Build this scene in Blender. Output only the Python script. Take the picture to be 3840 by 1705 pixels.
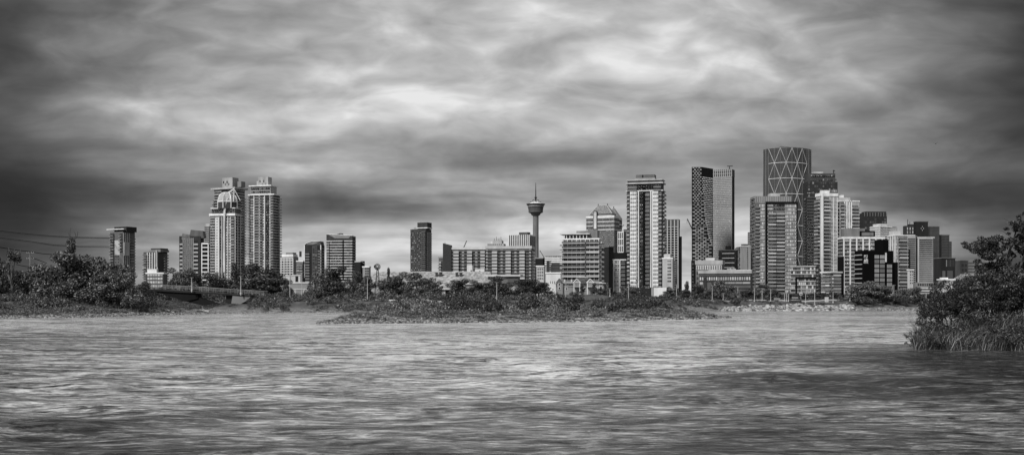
import bpy, math, random
import numpy as np
from math import radians as R
S = bpy.context.scene
for o in list(bpy.data.objects): bpy.data.objects.remove(o)
# ---------------------------------------------------------------- camera
F, CX, HZ, CH = 4000.0, 1920.0, 1112.0, 3.5      # focal length in photo pixels, centre column, horizon row, eye height (m) over the river
cam = bpy.data.objects.new('camera', bpy.data.cameras.new('camera')); S.collection.objects.link(cam)
cam.location = (0, 0, CH); cam.rotation_euler = (R(90), 0, 0)
cam.data.sensor_width = 36; cam.data.lens = 36 * F / 3840; cam.data.shift_y = (HZ - 852.5) / 3840
cam.data.clip_start = 0.5; cam.data.clip_end = 30000
S.camera = cam
S.view_settings.view_transform = 'Standard'; S.view_settings.look = 'None'
S.view_settings.exposure = 0.0; S.view_settings.gamma = 1.0
# ---------------------------------------------------------------- sun and sky
SUN_EL, SUN_AZ = 42.0, 215.0        # azimuth clockwise from +y
sl = bpy.data.lights.new('sun', 'SUN'); sl.energy = 3.5; sl.angle = R(12); sl.color = (1, .995, .985)
sun = bpy.data.objects.new('sun', sl); S.collection.objects.link(sun)
sun.rotation_euler = (R(90 - SUN_EL), 0, R(180 - SUN_AZ))
W = bpy.data.worlds.new('World'); S.world = W; W.use_nodes = True
def world():
    nt = W.node_tree; N = nt.nodes; Lk = nt.links; N.clear()
    def nd(t, **k):
        n = N.new(t)
        for a, b in k.items(): setattr(n, a, b)
        return n
    def put(n, i, v):
        if isinstance(v, (int, float, tuple)): n.inputs[i].default_value = v
        else: Lk.new(v, n.inputs[i])
    def mth(op, a, b=0.0, c=None, clamp=False):
        n = nd('ShaderNodeMath', operation=op, use_clamp=clamp); put(n, 0, a); put(n, 1, b)
        if c is not None: put(n, 2, c)
        return n.outputs[0]
    def vec(op, a, b=(0, 0, 0)):
        n = nd('ShaderNodeVectorMath', operation=op); put(n, 0, a); put(n, 1, b)
        return n.outputs['Value'] if op in ('DOT_PRODUCT', 'LENGTH') else n.outputs[0]
    tc = nd('ShaderNodeTexCoord').outputs['Generated']
    sp = nd('ShaderNodeSeparateXYZ'); Lk.new(tc, sp.inputs[0]); x, y, z = sp.outputs
    yc = mth('MAXIMUM', y, 0.25); zc = mth('MAXIMUM', z, 0.0)
    cb = nd('ShaderNodeCombineXYZ'); put(cb, 0, mth('DIVIDE', x, yc)); put(cb, 1, mth('DIVIDE', zc, yc)); uv = cb.outputs[0]
    # cloud deck coordinates: direction projected on a layer overhead
    zz = mth('ADD', mth('ABSOLUTE', z), 0.13)
    c2 = nd('ShaderNodeCombineXYZ'); put(c2, 0, mth('DIVIDE', x, zz)); put(c2, 1, mth('DIVIDE', y, zz)); pl = c2.outputs[0]
    def noise(v, sc, det, rough=.5, dist=0., dims='3D'):
        n = nd('ShaderNodeTexNoise', noise_dimensions=dims); Lk.new(v, n.inputs['Vector'])
        n.inputs['Scale'].default_value = sc; n.inputs['Detail'].default_value = det; n.inputs['Roughness'].default_value = rough
        n.inputs['Distortion'].default_value = dist
        return n
    # warp for the large cloud masses
    mp = nd('ShaderNodeMapping'); Lk.new(uv, mp.inputs[0]); mp.inputs['Scale'].default_value = (5.0, 14.0, 1)
    wn = noise(mp.outputs[0], 1.0, 3.0, .5)
    w = vec('MULTIPLY', vec('SUBTRACT', wn.outputs['Color'], (.5, .5, .5)), (.12, .028, 0))
    uvw = vec('ADD', uv, w)
    blobs = [(1290, 785, 230, 30, -.45), (1140, 640, 130, 24, .25), (1430, 500, 130, 34, -.25), (2180, 470, 120, 28, .3), (2850, 190, 160, 40, .2), (560, 640, 300, 26, .25), (480, 790, 300, 22, .2), (150, 548, 380, 22, -.3), (3300, 385, 200, 32, -.3), (2300, 600, 480, 24, -.3), (2000, 860, 380, 20, .25), (3420, 775, 300, 30, -.3), (1750, 720, 260, 24, .2), (600, 700, 300, 20, -.3), (1050, 250, 300, 30, .15)] + \
        [(-150, 0, 430, 218, -1.42), (310, 0, 430, 218, -0.71), (770, 0, 430, 218, -0.38), (1690, 0, 430, 218, -0.22), (2150, 0, 430, 218, -0.2), (2610, 0, 430, 218, -0.34), (3070, 0, 430, 218, -0.92), (3530, 0, 430, 218, -0.24), (3990, 0, 430, 218, -1.9), (-150, 180, 430, 218, -0.53), (310, 180, 430, 218, 0.97), (770, 180, 430, 218, 0.13), (1690, 180, 430, 218, 0.35), (2150, 180, 430, 218, 0.18), (2610, 180, 430, 218, 1.12), (3530, 180, 430, 218, 1.17), (3990, 180, 430, 218, -1.23), (-150, 350, 430, 184, -1.28), (310, 350, 430, 184, -0.15), (770, 350, 430, 184, -0.77), (1230, 350, 430, 184, -0.1), (1690, 350, 430, 184, 0.13), (2150, 350, 430, 184, -0.92), (2610, 350, 430, 184, 0.16), (3070, 350, 430, 184, -0.76), (3530, 350, 430, 184, 0.31), (3990, 350, 430, 184, -1.82), (-150, 500, 430, 126, -0.9), (310, 500, 430, 126, 0.78), (770, 500, 430, 126, 0.56), (1230, 500, 430, 126, 0.47), (1690, 500, 430, 126, 0.71), (2150, 500, 430, 126, 0.25), (2610, 500, 430, 126, -0.39), (3530, 500, 430, 126, 0.64), (3990, 500, 430, 126, -1.52), (-150, 600, 430, 98, -1.03), (310, 600, 430, 98, -0.26), (770, 600, 430, 98, -0.78), (1230, 600, 430, 98, -0.82), (1690, 600, 430, 98, -1.52), (2150, 600, 430, 98, 0.21), (2610, 600, 430, 98, 0.32), (3070, 600, 430, 98, -0.83), (3530, 600, 430, 98, -0.15), (3990, 600, 430, 98, -0.28), (-150, 680, 430, 86, -0.48), (310, 680, 430, 86, 0.3), (770, 680, 430, 86, -0.29), (1230, 680, 430, 86, 2.11), (1690, 680, 430, 86, 0.52), (2150, 680, 430, 86, -0.49), (2610, 680, 430, 86, 0.17), (3070, 680, 430, 86, -0.27), (3990, 680, 430, 86, 0.72), (-150, 760, 430, 86, -3.17), (310, 760, 430, 86, -0.52), (770, 760, 430, 86, 0.44), (1230, 760, 430, 86, -2.75), (1690, 760, 430, 86, -0.51), (2150, 760, 430, 86, 0.28), (2610, 760, 430, 86, -0.56), (3070, 760, 430, 86, 0.68), (3530, 760, 430, 86, -1.57), (3990, 760, 430, 86, -2.31), (-150, 840, 430, 98, 1.18), (310, 840, 430, 98, 0.22), (770, 840, 430, 98, 0.1), (1230, 840, 430, 98, 0.6), (1690, 840, 430, 98, 0.6), (3070, 840, 430, 98, -0.2), (3530, 840, 430, 98, 1.14), (3990, 840, 430, 98, 1.28), (-150, 940, 430, 126, -3.19), (310, 940, 430, 126, -0.18), (1230, 940, 430, 126, -0.42), (1690, 940, 430, 126, 0.19), (2150, 940, 430, 126, -0.32), (2610, 940, 430, 126, 0.11), (3070, 940, 430, 126, 0.36), (3530, 940, 430, 126, -0.4), (3990, 940, 430, 126, -2.81)]
    acc = None
    for (px, py, sx, sy, a) in blobs:
        c = ((px - CX) / F, (HZ - py) / F, 0.0)
        d = vec('MULTIPLY', vec('SUBTRACT', uvw, c), (F / sx * .75, F / sy * .75, 0.0))
        e = mth('MULTIPLY', mth('EXPONENT', mth('MULTIPLY', vec('DOT_PRODUCT', d, d), -1.0)), a)
        acc = e if acc is None else mth('ADD', acc, e)
    front = mth('MULTIPLY', mth('SUBTRACT', y, .1), 3.0, clamp=True)
    acc = mth('MULTIPLY', acc, front)
    def cloud(src, scale, loc, sc, det, rough, dist):
        m = nd('ShaderNodeMapping'); Lk.new(src, m.inputs[0]); m.inputs['Scale'].default_value = scale; m.inputs['Location'].default_value = loc
        return mth('SUBTRACT', noise(m.outputs[0], sc, det, rough, dist).outputs[0], .5)
    n1 = cloud(pl, (1.5, 1.9, 1), (3.3, 1.7, 0), 1.5, 4.0, .48, .2)        # cloud deck seen in perspective
    n3 = cloud(uvw, (13, 34, 1), (2.1, 5.2, 0), 1.0, 5.0, .5, .3)         # lumps and bands above the skyline
    n4 = cloud(uvw, (20, 46, 1), (7.1, 1.2, 0), 1.0, 4.0, .5, .3)
    n5 = cloud(uvw, (7, 85, 1), (1.1, 4.2, 0), 1.0, 4.0, .5, .4)            # thin flat layers low in the sky
    low = mth('SUBTRACT', 1.0, mth('MULTIPLY', z, 5.5), clamp=True)
    deck = mth('SUBTRACT', 1.0, mth('MULTIPLY', mth('MULTIPLY', mth('SUBTRACT', z, .3), 2.6, clamp=True), .62))   # sky above the view dimmed, added to darken water reflections and shade
    f = mth('ADD', mth('MULTIPLY', n1, .7), mth('MULTIPLY', mth('MULTIPLY', n3, 1.6), front))
    f = mth('ADD', f, mth('MULTIPLY', mth('MULTIPLY', n4, .65), front))
    f = mth('ADD', f, mth('MULTIPLY', mth('MULTIPLY', mth('MULTIPLY', n5, 1.5), low), front))
    lum = mth('EXPONENT', mth('ADD', mth('ADD', acc, f), math.log(.51)))
    lum = mth('MULTIPLY', mth('MINIMUM', lum, .85), deck)
    below = mth('MULTIPLY', mth('ADD', z, .02), 40.0, clamp=True)
    sky = nd('ShaderNodeTexSky', sky_type='NISHITA'); sky.sun_disc = False; sky.sun_elevation = R(SUN_EL); sky.sun_rotation = R(SUN_AZ)
    bw = nd('ShaderNodeRGBToBW'); Lk.new(sky.outputs[0], bw.inputs[0])
    tot = mth('ADD', mth('MULTIPLY', lum, .93), mth('MULTIPLY', mth('MULTIPLY', bw.outputs[0], .05), .07))
    tot = mth('MULTIPLY', tot, mth('ADD', mth('MULTIPLY', below, .8), .2))
    bg = nd('ShaderNodeBackground'); Lk.new(tot, bg.inputs[0]); bg.inputs[1].default_value = 1.0
    out = nd('ShaderNodeOutputWorld'); Lk.new(bg.outputs[0], out.inputs[0])
world()
# ---------------------------------------------------------------- helpers
def wx(px, d): return (px - CX) * d / F
def wz(py, d): return CH + (HZ - py) * d / F
def tag(o, label=None, cat=None, group=None, kind=None):
    if label: o['label'] = label
    if cat: o['category'] = cat
    if group: o['group'] = group
    if kind: o['kind'] = kind
    return o
def empty(name, label, cat, loc, rz=0, group=None):
    o = bpy.data.objects.new(name, None); S.collection.objects.link(o)
    o.location = loc; o.rotation_euler = (0, 0, rz); o.empty_display_size = .5
    return tag(o, label, cat, group)
_M = {}
def mat(kind, v=.3, rough=.8):
    """kinds: wall, brick, glass (varied panes), curtain (pale panes), metal, leaf, bark, rock, grass"""
    key = (kind, v, rough)
    if key in _M: return _M[key]
    if kind in ('wall', 'brick', 'glass', 'metal', 'curtain'): v = min(1.2 * v ** 1.35, .85)
    m = bpy.data.materials.new('%s_%d' % (kind, round(v * 100))); m.use_nodes = True; _M[key] = m
    nt = m.node_tree; N = nt.nodes; L = nt.links; bs = N['Principled BSDF']
    bs.inputs['Roughness'].default_value = rough; bs.inputs['Specular IOR Level'].default_value = .5 if kind in ('glass', 'curtain') else .12
    def ramp(fac, pts):
        r = N.new('ShaderNodeValToRGB'); L.new(fac, r.inputs[0])
        e = r.color_ramp.elements
        while len(e) < len(pts): e.new(.5)
        for k, (p, c) in zip(e, pts): k.position = p; k.color = (c, c, c, 1)
        return r.outputs[0]
    def rnd():
        oi = N.new('ShaderNodeObjectInfo'); g = N.new('ShaderNodeNewGeometry')
        a = N.new('ShaderNodeMath'); a.operation = 'ADD'; L.new(oi.outputs['Random'], a.inputs[0]); L.new(g.outputs['Random Per Island'], a.inputs[1])
        f = N.new('ShaderNodeMath'); f.operation = 'FRACT'; L.new(a.outputs[0], f.inputs[0]); return f.outputs[0]
    def noise(sc, det=4, stretch=(1, 1, 1), co='Object'):
        tc = N.new('ShaderNodeTexCoord'); mp = N.new('ShaderNodeMapping'); L.new(tc.outputs[co], mp.inputs[0]); mp.inputs['Scale'].default_value = stretch
        n = N.new('ShaderNodeTexNoise'); L.new(mp.outputs[0], n.inputs[0]); n.inputs['Scale'].default_value = sc; n.inputs['Detail'].default_value = det
        return n.outputs[0]
    if kind in ('wall', 'metal'):
        L.new(ramp(noise(.25, 5, (1, 1, .25)), [(.3, v * .74), (.7, min(v * 1.14, .9))]), bs.inputs['Base Color'])
        if kind == 'metal': bs.inputs['Metallic'].default_value = .3
    elif kind == 'brick':
        L.new(ramp(noise(1.2, 6, (1, 1, 3)), [(.3, v * .7), (.7, v * 1.25)]), bs.inputs['Base Color'])
    elif kind == 'glass':
        L.new(ramp(rnd(), [(0, v * .25), (.45, v * .7), (.75, v * 1.6), (1, min(v * 5, .6))]), bs.inputs['Base Color'])
        bs.inputs['Roughness'].default_value = .12
    elif kind == 'curtain':
        L.new(ramp(rnd(), [(0, v * (.45 if v < .6 else .8)), (.4, v * .9), (1, min(v * 1.35, .85))]), bs.inputs['Base Color'])
        bs.inputs['Roughness'].default_value = .25
    elif kind == 'leaf':
        L.new(ramp(rnd(), [(0, v * .25), (.5, v * .95), (.78, v * 2.0), (.93, min(v * 4.2, .45)), (1, min(v * 6, .5))]), bs.inputs['Base Color'])
        bs.inputs['Roughness'].default_value = .55
    elif kind == 'bark':
        L.new(ramp(noise(2.0, 5, (1, 1, .2)), [(.3, v * .6), (.7, v * 1.4)]), bs.inputs['Base Color'])
    elif kind == 'rock':
        L.new(ramp(rnd(), [(0, v * .15), (.5, v * .8), (1, min(v * 1.7, .75))]), bs.inputs['Base Color'])
    elif kind == 'shingle':
        L.new(ramp(noise(.8, 8, (1, 1, 1)), [(.35, v * .55), (.5, v), (.65, v * 1.5)]), bs.inputs['Base Color'])
    return m

BOXF = [(0, 3, 2, 1), (4, 5, 6, 7), (0, 1, 5, 4), (1, 2, 6, 5), (2, 3, 7, 6), (3, 0, 4, 7)]
class Geo:
    def __init__(s): s.v = []; s.f = []; s.m = []; s.n = 0
    def add(s, vs, fs, mi=0):
        s.v.append(np.asarray(vs, dtype=np.float64).reshape(-1, 3)); b = s.n
        for f in fs: s.f.append(tuple(i + b for i in f)); s.m.append(mi)
        s.n += len(s.v[-1]); return s
    def box(s, x0, x1, y0, y1, z0, z1, mi=0):
        return s.add([(x0, y0, z0), (x1, y0, z0), (x1, y1, z0), (x0, y1, z0), (x0, y0, z1), (x1, y0, z1), (x1, y1, z1), (x0, y1, z1)], BOXF, mi)
    def frust(s, a, b, z0, z1, mi=0):      # a, b = (x0,x1,y0,y1) rectangles bottom, top
        return s.add([(a[0], a[2], z0), (a[1], a[2], z0), (a[1], a[3], z0), (a[0], a[3], z0), (b[0], b[2], z1), (b[1], b[2], z1), (b[1], b[3], z1), (b[0], b[3], z1)], BOXF, mi)
    def tube(s, pts, rad, n=6, mi=0, cap=True):
        pts = [np.array(p, float) for p in pts]; k = len(pts)
        rad = [rad] * k if isinstance(rad, (int, float)) else rad
        vs = []
        for i, p in enumerate(pts):
            t = pts[min(i + 1, k - 1)] - pts[max(i - 1, 0)]; t /= (np.linalg.norm(t) + 1e-9)
            up = np.array((0, 0, 1.)) if abs(t[2]) < .9 else np.array((1., 0, 0))
            a = np.cross(t, up); a /= np.linalg.norm(a); b = np.cross(t, a)
            for j in range(n):
                th = 2 * math.pi * j / n; vs.append(p + rad[i] * (math.cos(th) * a + math.sin(th) * b))
        fs = []
        for i in range(k - 1):
            for j in range(n):
                fs.append((i * n + j, (i + 1) * n + j, (i + 1) * n + (j + 1) % n, i * n + (j + 1) % n))
        if cap: fs.append(tuple(range(n))); fs.append(tuple((k - 1) * n + j for j in reversed(range(n))))
        return s.add(vs, fs, mi)
    def lathe(s, prof, n=32, c=(0, 0), mi=0):
        vs = []
        for (r, z) in prof:
            for j in range(n):
                th = 2 * math.pi * j / n; vs.append((c[0] + r * math.cos(th), c[1] + r * math.sin(th), z))
        fs = []; k = len(prof)
        for i in range(k - 1):
            for j in range(n): fs.append((i * n + j, i * n + (j + 1) % n, (i + 1) * n + (j + 1) % n, (i + 1) * n + j))
        fs.append(tuple(reversed(range(n)))); fs.append(tuple((k - 1) * n + j for j in range(n)))
        return s.add(vs, fs, mi)
    def prism(s, poly, y0, y1, mi=0):       # poly in (x,z), extruded in y
        n = len(poly)
        vs = [(p[0], y0, p[1]) for p in poly] + [(p[0], y1, p[1]) for p in poly]
        fs = [tuple(range(n)), tuple(reversed(range(n, 2 * n)))] + [(i, i + n, (i + 1) % n + n, (i + 1) % n) for i in range(n)]
        return s.add(vs, fs, mi)
    def plan(s, poly, z0, z1, mi=0):        # poly in (x,y), extruded in z
        n = len(poly)
        vs = [(p[0], p[1], z0) for p in poly] + [(p[0], p[1], z1) for p in poly]
        fs = [tuple(reversed(range(n))), tuple(range(n, 2 * n))] + [(i, (i + 1) % n, (i + 1) % n + n, i + n) for i in range(n)]
        return s.add(vs, fs, mi)
    def mesh(s, name, mats, smooth=False):
        me = bpy.data.meshes.new(name)
        v = np.concatenate(s.v) if s.v else np.zeros((0, 3))
        me.from_pydata(v.tolist(), [], s.f)
        if not isinstance(mats, (list, tuple)): mats = [mats]
        for m in mats: me.materials.append(m)
        if len(mats) > 1: me.polygons.foreach_set('material_index', np.array(s.m, dtype=np.int32))
        if smooth: me.polygons.foreach_set('use_smooth', np.ones(len(s.f), dtype=bool))
        me.update(); return me
    def obj(s, name, mats, parent=None, loc=(0, 0, 0), smooth=False):
        o = bpy.data.objects.new(name, s.mesh(name, mats, smooth)); S.collection.objects.link(o); o.parent = parent; o.location = loc
        return o
def fastmesh(name, V, quads, mats, midx=None, k=4):
    """V (n,3) float array, quads (m,k) int array"""
    me = bpy.data.meshes.new(name); nf = len(quads)
    me.vertices.add(len(V)); me.vertices.foreach_set('co', np.asarray(V, np.float32).ravel())
    me.loops.add(nf * k); me.loops.foreach_set('vertex_index', np.asarray(quads, np.int32).ravel())
    me.polygons.add(nf); me.polygons.foreach_set('loop_start', np.arange(nf, dtype=np.int32) * k)
    for m in (mats if isinstance(mats, (list, tuple)) else [mats]): me.materials.append(m)
    if midx is not None: me.polygons.foreach_set('material_index', np.asarray(midx, np.int32))
    me.update(calc_edges=True); me.validate(); return me
def link(name, me, parent=None, loc=(0, 0, 0)):
    o = bpy.data.objects.new(name, me); S.collection.objects.link(o); o.parent = parent; o.location = loc; return o
def sm(t): t = np.clip(t, 0, 1); return t * t * (3 - 2 * t)
# ---------------------------------------------------------------- terrain
SH = [(-6000, 1197), (0, 1193), (300, 1190), (560, 1181), (850, 1174), (1200, 1171), (1700, 1169), (2600, 1166), (3400, 1163), (9000, 1163)]
IF_ = [(1190, 1213), (1400, 1211), (1900, 1208), (2300, 1203), (2600, 1196), (2740, 1190)]
IB_ = [(1190, 1212), (1300, 1199), (1500, 1182), (2000, 1177), (2500, 1181), (2740, 1190)]
def itp(tab, x): return np.interp(x, [a for a, b in tab], [b for a, b in tab])
def dsh(px): return CH * F / (itp(SH, px) - HZ)
def terrain(X, Y):
    X = np.asarray(X, float); Y = np.asarray(Y, float)
    px = X / np.maximum(Y, 60) * F + CX
    wob = 1.6 * np.sin(X * .11) + 1.1 * np.sin(X * .31 + 1.0) + .5 * np.sin(X * .9)
    ds = dsh(px) + wob * .8
    nz = .10 * np.sin(X * .23 + Y * .17) + .08 * np.sin(X * .61 - Y * .43) + .05 * np.sin(X * 1.7 + Y * 1.3)
    z = -1.5 + 1.5 * sm((Y - ds + 6) / 6) + 2.35 * sm((Y - ds) / 30.0) ** .9 + nz * sm((Y - ds) / 12) * sm((500 - Y) / 100)
    z = z - 1.7 * np.exp(-((px - 745) / 105.0) ** 2) * sm((Y - ds - 3) / 8) * sm((300 - Y) / 30)
    # grassy mound before the gabled house
    z = z + 1.9 * np.exp(-((px - 2170) / 190.0) ** 2) * sm((Y - 292) / 50) * sm((700 - Y) / 200)
    df = CH * F / (itp(IF_, px) - HZ) + wob * .4; db = CH * F / (itp(IB_, px) - HZ) + wob * .4
    t = np.minimum(Y - df, db - Y); inside = (px > 1190) & (px < 2740)
    zi = np.where(inside, -1.5 + 1.55 * sm((t + 5) / 5) + .75 * sm(t / 10) + nz * .6 * sm(t / 4), -1.5)
    tr = np.minimum(np.minimum(Y - 70.5 + .5 * np.sin(X * 1.3), 112 - Y), (px - 3450) * Y / 4600 + .4 * np.sin(Y * .9))
    zr = -1.5 + 1.5 * sm((tr + 4) / 4) + .7 * sm(tr / 6)
    return np.maximum(np.maximum(z, zi), zr)
def tz(x, y): return float(terrain(x, y))
def make_ground():
    cols = np.arange(-3300, 7201, 10.0)
    rows = np.concatenate([np.arange(-80, 60, 20.0), np.arange(60, 330, 1.0), 330 * (12000 / 330) ** (np.linspace(0, 1, 90))])
    Yg, Pg = np.meshgrid(rows, cols, indexing='ij'); Xg = (Pg - CX) / F * np.maximum(Yg, 60)
    Z = terrain(Xg, Yg); V = np.stack([Xg, Yg, Z], -1).reshape(-1, 3)
    nr, nc = Yg.shape; i = np.arange(nr * nc).reshape(nr, nc)
    Q = np.stack([i[:-1, :-1], i[:-1, 1:], i[1:, 1:], i[1:, :-1]], -1).reshape(-1, 4)
    m = bpy.data.materials.new('bank_ground'); m.use_nodes = True; nt = m.node_tree; N = nt.nodes; L = nt.links; bs = N['Principled BSDF']; bs.inputs['Roughness'].default_value = .95
    tc = N.new('ShaderNodeTexCoord'); sep = N.new('ShaderNodeSeparateXYZ'); L.new(tc.outputs['Object'], sep.inputs[0])
    def nz(sc, det, st=(1, 1, 1)):
        mp = N.new('ShaderNodeMapping'); L.new(tc.outputs['Object'], mp.inputs[0]); mp.inputs['Scale'].default_value = st
        n = N.new('ShaderNodeTexNoise'); L.new(mp.outputs[0], n.inputs[0]); n.inputs['Scale'].default_value = sc; n.inputs['Detail'].default_value = det; n.inputs['Roughness'].default_value = .7; return n.outputs[0]
    def rp(f, a, b, lo=.35, hi=.65):
        r = N.new('ShaderNodeMapRange'); L.new(f, r.inputs[0]); r.inputs[1].default_value = lo; r.inputs[2].default_value = hi; r.inputs[3].default_value = a; r.inputs[4].default_value = b; return r.outputs[0]
    vo = N.new('ShaderNodeTexVoronoi'); L.new(tc.outputs['Object'], vo.inputs['Vector']); vo.inputs['Scale'].default_value = 4.5
    peb = N.new('ShaderNodeMath'); peb.operation = 'MULTIPLY'; L.new(rp(vo.outputs['Distance'], .42, .05, .1, .7), peb.inputs[0]); L.new(rp(nz(.5, 6), .6, 1.5), peb.inputs[1])
    grass = rp(nz(.35, 8, (1, .4, 1)), .025, .13)
    a = N.new('ShaderNodeMath'); a.operation = 'ADD'; L.new(sep.outputs['Z'], a.inputs[0]); L.new(rp(nz(.15, 4), -.35, .35), a.inputs[1])
    fac = rp(a.outputs[0], 0, 1, .75, 1.2)
    mx = N.new('ShaderNodeMix'); mx.data_type = 'FLOAT'; L.new(fac, mx.inputs[0]); L.new(peb.outputs[0], mx.inputs[2]); L.new(grass, mx.inputs[3])
    L.new(mx.outputs[0], bs.inputs['Base Color'])
    bp = N.new('ShaderNodeBump'); L.new(nz(2.0, 5), bp.inputs['Height']); bp.inputs['Strength'].default_value = .8; bp.inputs['Distance'].default_value = .3; L.new(bp.outputs[0], bs.inputs['Normal'])
    me = fastmesh('ground', V, Q, m); me.polygons.foreach_set('use_smooth', np.ones(len(Q), bool))
    tag(link('ground', me), kind='structure')
make_ground()
# ---------------------------------------------------------------- river
def make_water():
    rows = np.concatenate([[-90, -40], 8 + (300 - 8) * np.linspace(0, 1, 700) ** 1.9])
    us = np.linspace(-1.05, 1.25, 900)
    Yg, U = np.meshgrid(rows, us, indexing='ij'); Xg = U * np.maximum(Yg, 22) * 1.0
    rng = np.random.default_rng(5); Z = np.zeros_like(Xg)
    fade = np.clip(1.2 - Yg / 260, .25, 1)
    patch = .65 + .35 * np.sin(Xg * .09 + 1.3 * np.sin(Yg * .05)) * np.sin(Yg * .13 + .8 * np.sin(Xg * .07) + 1)
    for k in range(32):
        lam = 0.9 * (1.075 ** k); ang = rng.normal(0, .6) + (math.pi / 2); ph = rng.uniform(0, 6.28)
        kx, ky = 2 * math.pi / lam * math.cos(ang), 2 * math.pi / lam * math.sin(ang)
        res = np.clip(lam / (Yg * Yg * .0016 + .25) , 0, 1)
        Z += .008 * lam ** .8 * np.sin(Xg * kx * .8 + Yg * ky + ph + .9 * np.sin(Xg * .13 * (1 + k % 3) + k)) * res
    Z = Z * patch * fade * 1.0
    Z[:2] = 0
    V = np.stack([Xg, Yg, Z], -1).reshape(-1, 3)
    nr, nc = Yg.shape; i = np.arange(nr * nc).reshape(nr, nc)
    Q = np.stack([i[:-1, :-1], i[:-1, 1:], i[1:, 1:], i[1:, :-1]], -1).reshape(-1, 4)
    m = bpy.data.materials.new('river_water'); m.use_nodes = True; nt = m.node_tree; N = nt.nodes; L = nt.links; bs = N['Principled BSDF']
    tc = N.new('ShaderNodeTexCoord')
    def nz(sc, det, st=(1, 1, 1), rough=.6, dist=0., loc=(0, 0, 0)):
        mp = N.new('ShaderNodeMapping'); L.new(tc.outputs['Object'], mp.inputs[0]); mp.inputs['Scale'].default_value = st; mp.inputs['Location'].default_value = loc
        n = N.new('ShaderNodeTexNoise'); L.new(mp.outputs[0], n.inputs[0]); n.inputs['Scale'].default_value = sc; n.inputs['Detail'].default_value = det
        n.inputs['Roughness'].default_value = rough; n.inputs['Distortion'].default_value = dist; return n.outputs[0]
    def rp(f, a, b, lo, hi):
        r = N.new('ShaderNodeMapRange'); L.new(f, r.inputs[0]); r.inputs[1].default_value = lo; r.inputs[2].default_value = hi; r.inputs[3].default_value = a; r.inputs[4].default_value = b; return r.outputs[0]
    def mth(op, a, b):
        n = N.new('ShaderNodeMath'); n.operation = op
        for k, q in ((0, a), (1, b)):
            if isinstance(q, (int, float)): n.inputs[k].default_value = q
            else: L.new(q, n.inputs[k])
        return n.outputs[0]
    silt = rp(nz(.05, 3, (.6, 1, 1), dist=.6), .6, 1.2, .35, .65)          # drifting silt and froth
    st1 = rp(nz(.75, 6, (.42, 1.1, 1), .66, .8), .0, 1, .42, .6)
    st2 = rp(nz(3.4, 6, (.42, 1.1, 1), .68, .5, (7, 3, 0)), .0, 1, .44, .6)
    st3 = rp(nz(.3, 6, (.5, 1.6, 1), .68, .6, (2, 9, 0)), .5, 1.3, .42, .6)
    st4 = rp(nz(.8, 5, (.26, 1.35, 1), .62, .7, (4, 1, 0)), .18, 1.0, .37, .44)
    silt = mth('MULTIPLY', mth('MULTIPLY', silt, st3), st4)
    sep = N.new('ShaderNodeSeparateXYZ'); L.new(tc.outputs['Object'], sep.inputs[0]); X_, Y_ = sep.outputs[0], sep.outputs[1]
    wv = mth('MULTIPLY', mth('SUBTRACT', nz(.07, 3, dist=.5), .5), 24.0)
    # froth strongest mid-stream; thinned near camera and bush to paint corner darkening and reflection
    froth_dim = mth('MULTIPLY', rp(mth('ADD', Y_, wv), .05, 1.0, 20, 60), rp(mth('ADD', Y_, wv), 1.0, .6, 150, 260))
    def dark_patch(x0, y0, rx, ry, k):
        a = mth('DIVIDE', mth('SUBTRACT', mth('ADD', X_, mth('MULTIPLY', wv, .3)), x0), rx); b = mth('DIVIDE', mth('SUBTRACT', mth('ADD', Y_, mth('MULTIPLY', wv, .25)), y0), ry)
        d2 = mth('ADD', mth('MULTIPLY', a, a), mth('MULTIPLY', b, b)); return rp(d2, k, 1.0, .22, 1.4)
    froth_dim = mth('MULTIPLY', mth('MULTIPLY', froth_dim, dark_patch(29, 56, 17, 24, .0)), mth('MULTIPLY', dark_patch(13.5, 42, 8, 8, .05), dark_patch(-40, 75, 26, 45, .5)))  # first patch paints the bush's dark reflection into the water colour
    froth = mth('MULTIPLY', mth('MULTIPLY', mth('ADD', mth('MULTIPLY', st1, .75), mth('MULTIPLY', st2, .85)), silt), froth_dim)
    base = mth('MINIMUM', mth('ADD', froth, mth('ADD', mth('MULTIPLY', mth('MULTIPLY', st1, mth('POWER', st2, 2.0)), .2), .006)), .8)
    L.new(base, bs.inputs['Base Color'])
    bs.inputs['Roughness'].default_value = .16; bs.inputs['IOR'].default_value = 1.33; bs.inputs['Specular IOR Level'].default_value = .2
    hgt = mth('ADD', mth('MULTIPLY', nz(.9, 5, (.4, 1.2, 1), .6, .5), .7), mth('MULTIPLY', nz(3.6, 5, (.4, 1.2, 1), .65, .4), .35))
    bp = N.new('ShaderNodeBump'); L.new(hgt, bp.inputs['Height']); bp.inputs['Strength'].default_value = 1.0; bp.inputs['Distance'].default_value = .5
    L.new(bp.outputs[0], bs.inputs['Normal'])
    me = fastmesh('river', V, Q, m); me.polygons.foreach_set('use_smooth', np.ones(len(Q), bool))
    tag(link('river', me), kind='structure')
make_water()
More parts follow.
